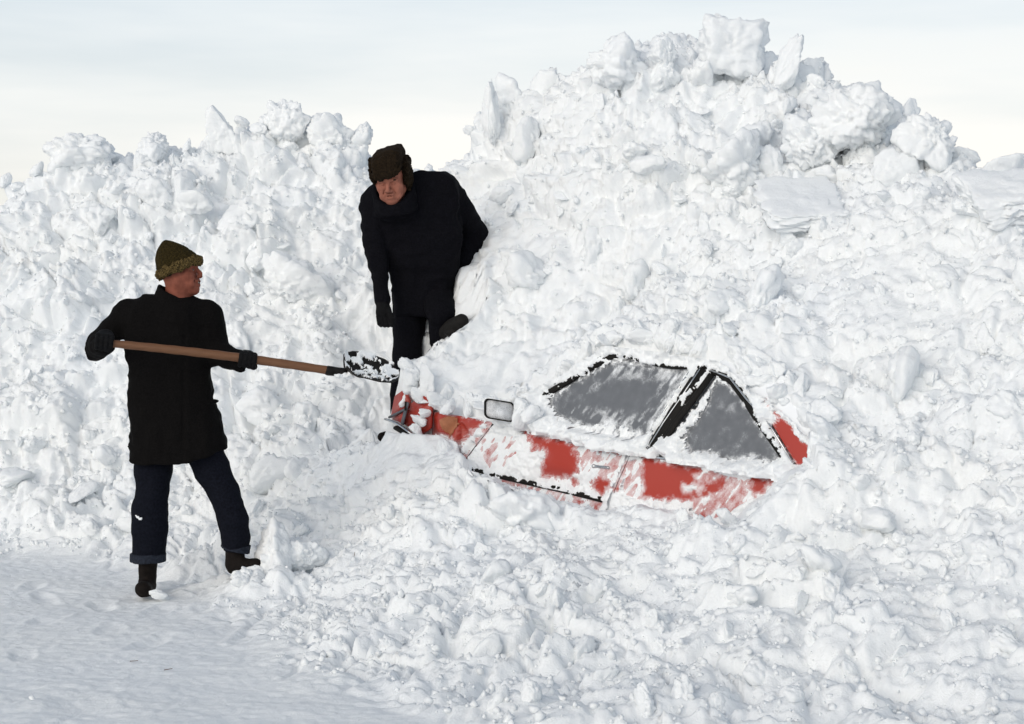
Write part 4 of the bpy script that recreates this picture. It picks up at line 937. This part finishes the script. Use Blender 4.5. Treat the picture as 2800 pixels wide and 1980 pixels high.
    sdf_obj('boot', rboot, P(590, 1590, 8.82), P(745, 1470, 9.12), .005, M['leather'], root)
    # shovel in the hands
    s0, s1 = P(296, 939, 8.62), P(925, 1017, 8.84); ax = (s1 - s0) / np.linalg.norm(s1 - s0)
    h1 = P(275, 937, 8.62); h1 = s0 + ax * (-.02); h2 = s0 + ax * ((P(676, 986, 8.755) - s0) @ ax)
    glove('glove', h1 + ax * .0, ax, (-.1, .35, .95), rw + (re - rw) * .25, root, M['glove'], 1.)
    glove('glove', h2, ax, (0, .55, .85), lw + (le - lw) * .1, root, M['glove'], 1.)
    # shovel: shaft, socket, scoop blade with snow on it
    sh_root = empty('snow_shovel', s1, label='long wooden shovel with snow flecked dark steel blade held across the man', category='shovel')
    V = []; n = 40
    s00 = s0 - ax * .03
    for i in range(n + 1):
        t = i / n; c = s00 + (s1 - s00) * t + np.array([0, 0, .010 * math.sin(math.pi * t)]); r = .0185 + .0035 * math.sin(t * 2.6) + .0008 * math.sin(i * 1.7)
        sx = np.cross(ax, [0, 0, 1.]); sx /= np.linalg.norm(sx); sz = np.cross(sx, ax)
        for a in range(16): V.append(c + r * (sx * math.cos(a * math.pi / 8) + sz * math.sin(a * math.pi / 8)))
    F = [(i * 16 + a, i * 16 + (a + 1) % 16, (i + 1) * 16 + (a + 1) % 16, (i + 1) * 16 + a) for i in range(n) for a in range(16)]
    V += [s00 - ax * .008, s1]; e0 = len(V) - 2
    for a in range(16): F += [(e0, (a + 1) % 16, a, a), (e0 + 1, n * 16 + a, n * 16 + (a + 1) % 16, n * 16 + (a + 1) % 16)]
    F = [tuple(dict.fromkeys(f)) for f in F]
    me = bpy.data.meshes.new('shaft'); me.from_pydata([tuple(v) for v in V], [], F); me.polygons.foreach_set('use_smooth', np.ones(len(me.polygons), bool)); link('shaft', me, M['wood'], sh_root)
    bc_ = P(1018, 1004, 8.90); Lx = P(1092, 1010, 8.94) - P(942, 1006, 8.86); Ln = np.linalg.norm(Lx); Lx /= Ln
    Wx = np.array([.05, .22, .115]); Wx -= Lx * (Wx @ Lx); Wx /= np.linalg.norm(Wx); Nx = np.cross(Lx, Wx)
    if Nx[2] < 0: Nx = -Nx
    def blade_pt(a, b):      # a 0..1 along, b -1..1 across
        wd = .125 * np.interp(a, [0, .08, .2, .55, .8, .93, 1], [.40, .74, .94, 1., .84, .55, .0])
        dish = .045 * b * b * np.interp(a, [0, .3, 1], [1.0, 1., .25]) + .018 * np.exp(-(a / .10) ** 2) + .02 * (1 - a)
        return bc_ + Lx * (a - .5) * Ln * 1.02 + Wx * b * wd + Nx * (dish - .045)
    na, nbb = 36, 28
    Vb = np.array([blade_pt(a, b) for a in np.linspace(0, 1, na) for b in np.linspace(-1, 1, nbb)])
    bl = link('blade', fast_mesh('blade', Vb, grid_faces(na, nbb)), M['steel'], sh_root); solid(bl, .004, 0.)
    def socket(p): return smin(rc(p, s1 - ax * .05, s1 + ax * .03, .025, .021), rc(p, s1 + ax * .02, blade_pt(.16, 0.) + Nx * .006, .020, .012), .01)
    sdf_obj('socket', socket, s1 - .12, s1 + .14, .004, M['steel'], sh_root)
    na, nbb = 90, 70
    A_, B_ = np.meshgrid(np.linspace(.01, .99, na), np.linspace(-.97, .97, nbb), indexing='ij')
    Pb = np.array([blade_pt(a, b) for a, b in zip(A_.ravel(), B_.ravel())]); nz = fbm(Pb * 22, 4, 77, .6) + .25 * (A_.ravel() - .45) + .15 * (B_.ravel() < .3)
    th = np.clip((nz - .05) * .05, -.01, .016); Pb = Pb + Nx * (th + .003)[:, None]; ok = th > -.001; F = grid_faces(na, nbb); F = F[ok[F].all(1)]
    link('clinging_snow', fast_mesh('clinging_snow', Pb, F), M['snow'], sh_root, kind='stuff')
    def sk(p): return rc(p, s1 + ax * .0 - np.array([0, .01, .012]), s1 + ax * .055 - np.array([0, .012, .008]), .016, .018) + .010 * fbm(p * 45, 3, 9)
    sdf_obj('socket_snow', sk, s1 - .09, s1 + .12, .0045, M['snow'], sh_root, kind='stuff')
    # snow smear on the trouser leg
    def smear(p): return np.maximum(rc(p, P(370, 1410, 8.895), P(382, 1422, 8.885), .004, .007) + .012 * fbm(p * 60, 3, 19), tro(p) - .004)
    sdf_obj('snow_smear', smear, P(350, 1440, 8.82), P(400, 1390, 8.96), .004, M['snow'], tr)
shoveller()

# ---- the man in the fur hat
def onlooker():
    Y = 10.55
    root = empty('person', P(1090, 1205, 10.6), label='man in brown fur hat and dark coat bending over the buried car', category='person')
    fr = head_frame(P(1069, 492, 10.30), (-.13, -.95, -.30), (-.13, -.28, 1)); fr = (fr[0], fr[1] / 1.04)
    fw, lf, upv = fr[1] * 1.04
    body = sdf_obj('body', lambda p: (lambda q: smin(smin(head_sdf(q, .15, .006), neck(q, -.06), .03), rc(p, P(1100, 590, 10.52), P(1180, 580, 10.55), .05, .05), .04))(to_local(p, fr)), P(1000, 640, 10.08), P(1200, 420, 10.58), .0038, M['skin2'], root)
    face_parts(fr, root, body, 0)
    def hat(p):
        q = to_local(p, fr); q[:, 2] -= .008 + .16 * q[:, 1]
        # crown: flat-topped rounded block
        e = np.abs((q - np.array([-.012, 0, .098], np.float32)) / np.array([.104, .088, .072], np.float32)); d = ((e ** 4).sum(-1) ** .25 - 1) * .075
        return d + .003 * fbm(p * 50, 3, 7)
    hat_o = sdf_obj('fur_hat', hat, P(960, 560, 10.0), P(1170, 360, 10.6), .0045, M['fur'], root)
    def flap(p):
        q = to_local(p, fr); q[:, 2] -= .012 + .20 * q[:, 1]; e = np.abs((q - np.array([.096, 0, .080], np.float32)) / np.array([.022, .080, .064], np.float32)); d = ((e ** 3.5).sum(-1) ** (1 / 3.5) - 1) * .024
        return d + .003 * fbm(p * 55, 3, 8)
    sdf_obj('front_flap', flap, P(960, 560, 9.95), P(1170, 360, 10.5), .0045, M['fur'], hat_o)
    for s in (-1, 1):
        def ear(p, s=s):
            q = to_local(p, fr); e = np.abs((q - np.array([-.028, s * .094, .060 - (.03 if s > 0 else 0.)], np.float32)) / np.array([.062, .022, .088 if s > 0 else .07], np.float32)); d = ((e ** 3).sum(-1) ** (1 / 3.) - 1) * .022
            return d + .005 * fbm(p * 70, 3, 9)
        sdf_obj('ear_flap', ear, P(960, 580, 9.98), P(1180, 370, 10.6), .0045, M['fur'], hat_o)
    oy = lambda py: -.14 * np.clip((800 - py) / 300, 0, 1)
    br = rows(10.62, [(474, 1122, 1216, .07), (486, 1090, 1240, .10), (505, 1040, 1252, .125), (535, 1000, 1262, .145), (575, 994, 1266, .155), (630, 1010, 1266, .165), (690, 1040, 1262, .17), (750, 1062, 1252, .165), (810, 1070, 1242, .16), (868, 1074, 1236, .155)], oy)
    ls_, le_, lw_ = P(1018, 572, 10.46), P(1032, 722, 10.44), P(1045, 822, 10.38)
    rs_, re_, rh_ = P(1232, 535, 10.56), P(1300, 638, 10.78), P(1262, 715, 10.66)
    def coat_sdf(p):
        d = loft(p, br, 2.5)
        d = smin(d, rc(p, P(1045, 545, 10.48), P(1215, 510, 10.52), .08, .085), .05)
        d = smin(d, chain(p, [(ls_, .078), (le_, .064), (lw_, .055)], .03), .006)
        d = smin(d, chain(p, [(rs_, .085), (re_, .072), (rh_, .055)], .03), .008)
        d = smin(d, ell(p, P(1082, 575, 10.38), (.13, .09, .085)), .03)
        return d + wrinkle(p, .014, 8., 150)
    coat = sdf_obj('coat', coat_sdf, P(940, 900, 10.2), P(1380, 440, 10.98), .0095, M['navy'], root)
    def collar_sdf(p):
        q = to_local(p, fr) - np.array([-.03, 0, -.13], np.float32); z = q[:, 2]
        r = np.sqrt((q[:, 0] / .105) ** 2 + (q[:, 1] / .108) ** 2); d = np.abs(r - 1) * .1 - .013
        top = .085 - .75 * np.clip(q[:, 0], -.02, .12); return smax(smax(d, z - top, .01), -z - .06, .01) + .003 * fbm(p * 25, 2, 3)
    sdf_obj('collar', collar_sdf, P(985, 620, 10.05), P(1180, 430, 10.6), .006, M['navy'], coat)
    rl = [(P(1125, 800, 10.62), .115), (P(1118, 900, 10.60), .094), (P(1113, 970, 10.58), .086), (P(1100, 1080, 10.60), .075), (P(1092, 1178, 10.64), .062)]
    ll = [(P(1190, 800, 10.62), .115), (P(1210, 858, 10.42), .085), (P(1204, 935, 10.48), .062)]
    def tro(p): return smin(chain(p, rl, .02), chain(p, ll, .02), .03) + wrinkle(p, .005, 8., 190)
    sdf_obj('trousers', tro, P(1040, 1200, 10.3), P(1270, 780, 10.85), .008, M['navy'], root)
    def rb(p):
        d = rc(p, P(1094, 1150, 10.64), P(1092, 1180, 10.62), .055, .05); d = smin(d, rc(p, P(1094, 1186, 10.62), P(1045, 1195, 10.50), .040, .028), .03); return smax(d, P(1060, 1206, 10.6)[2] - p[:, 2], .004)
    sdf_obj('boot', rb, P(1000, 1230, 10.38), P(1140, 1120, 10.76), .006, M['leather'], root)
    def lb(p): return smin(rc(p, P(1212, 905, 10.44), P(1226, 908, 10.40), .052, .046), smin(rc(p, P(1226, 900, 10.40), P(1262, 878, 10.26), .050, .042), ell(p, P(1238, 908, 10.34), (.05, .06, .03)), .01), .02)
    sdf_obj('boot', lb, P(1170, 960, 10.12), P(1310, 820, 10.6), .006, M['rubber'], root)
    # hanging hand, fingers loosely curled
    def hand(p):
        o = rc(p, P(1045, 825, 10.38), P(1049, 850, 10.36), .040, .040); o = smin(o, ell(p, P(1050, 858, 10.36), (.046, .036, .05)), .02)
        for i in range(4):
            bx_ = 1034 + i * 10.; kn = P(bx_, 868 - abs(i - 1.5) * 2, 10.335); md = P(bx_ + 3, 884 + (2 - abs(i - 1.5)) * 2, 10.335); tp = P(bx_ + 8, 890 + (2 - abs(i - 1.5)), 10.37)
            o = smin(o, smin(rc(p, kn, md, .0135, .0125), rc(p, md, tp, .0125, .011), .004), .004)
        o = smin(o, smin(rc(p, P(1062, 848, 10.33), P(1072, 868, 10.315), .015, .014), rc(p, P(1072, 868, 10.315), P(1074, 886, 10.325), .014, .011), .004), .008); return o
    sdf_obj('glove', hand, P(1000, 920, 10.22), P(1110, 790, 10.48), .005, M['glove'], root)
onlooker()
for (qx, qy, lab, tilt) in ((975, 1510, 'tiny brown twig stuck upright in the snow near the shoveller', .2), (455, 1822, 'thin straw lying on the packed snow in front of the shoveller', 1.4), (362, 1798, 'short dark splinter lying on the packed snow in front of the shoveller', 1.5)):
    p_, n_ = surf_px(qx, qy)
    bm = bmesh.new(); bmesh.ops.create_cone(bm, cap_ends=True, segments=6, radius1=.0018, radius2=.0012, depth=.035); bmesh.ops.rotate(bm, verts=bm.verts, matrix=Matrix.Rotation(tilt, 3, 'Y')); bmesh.ops.translate(bm, verts=bm.verts, vec=Vector(p_ + n_ * .006)); me = bpy.data.meshes.new('twig'); bm.to_mesh(me); bm.free()
    link('twig', me, simple('twig_bark', (.12, .06, .03), .8), None, label=lab, category='twig')
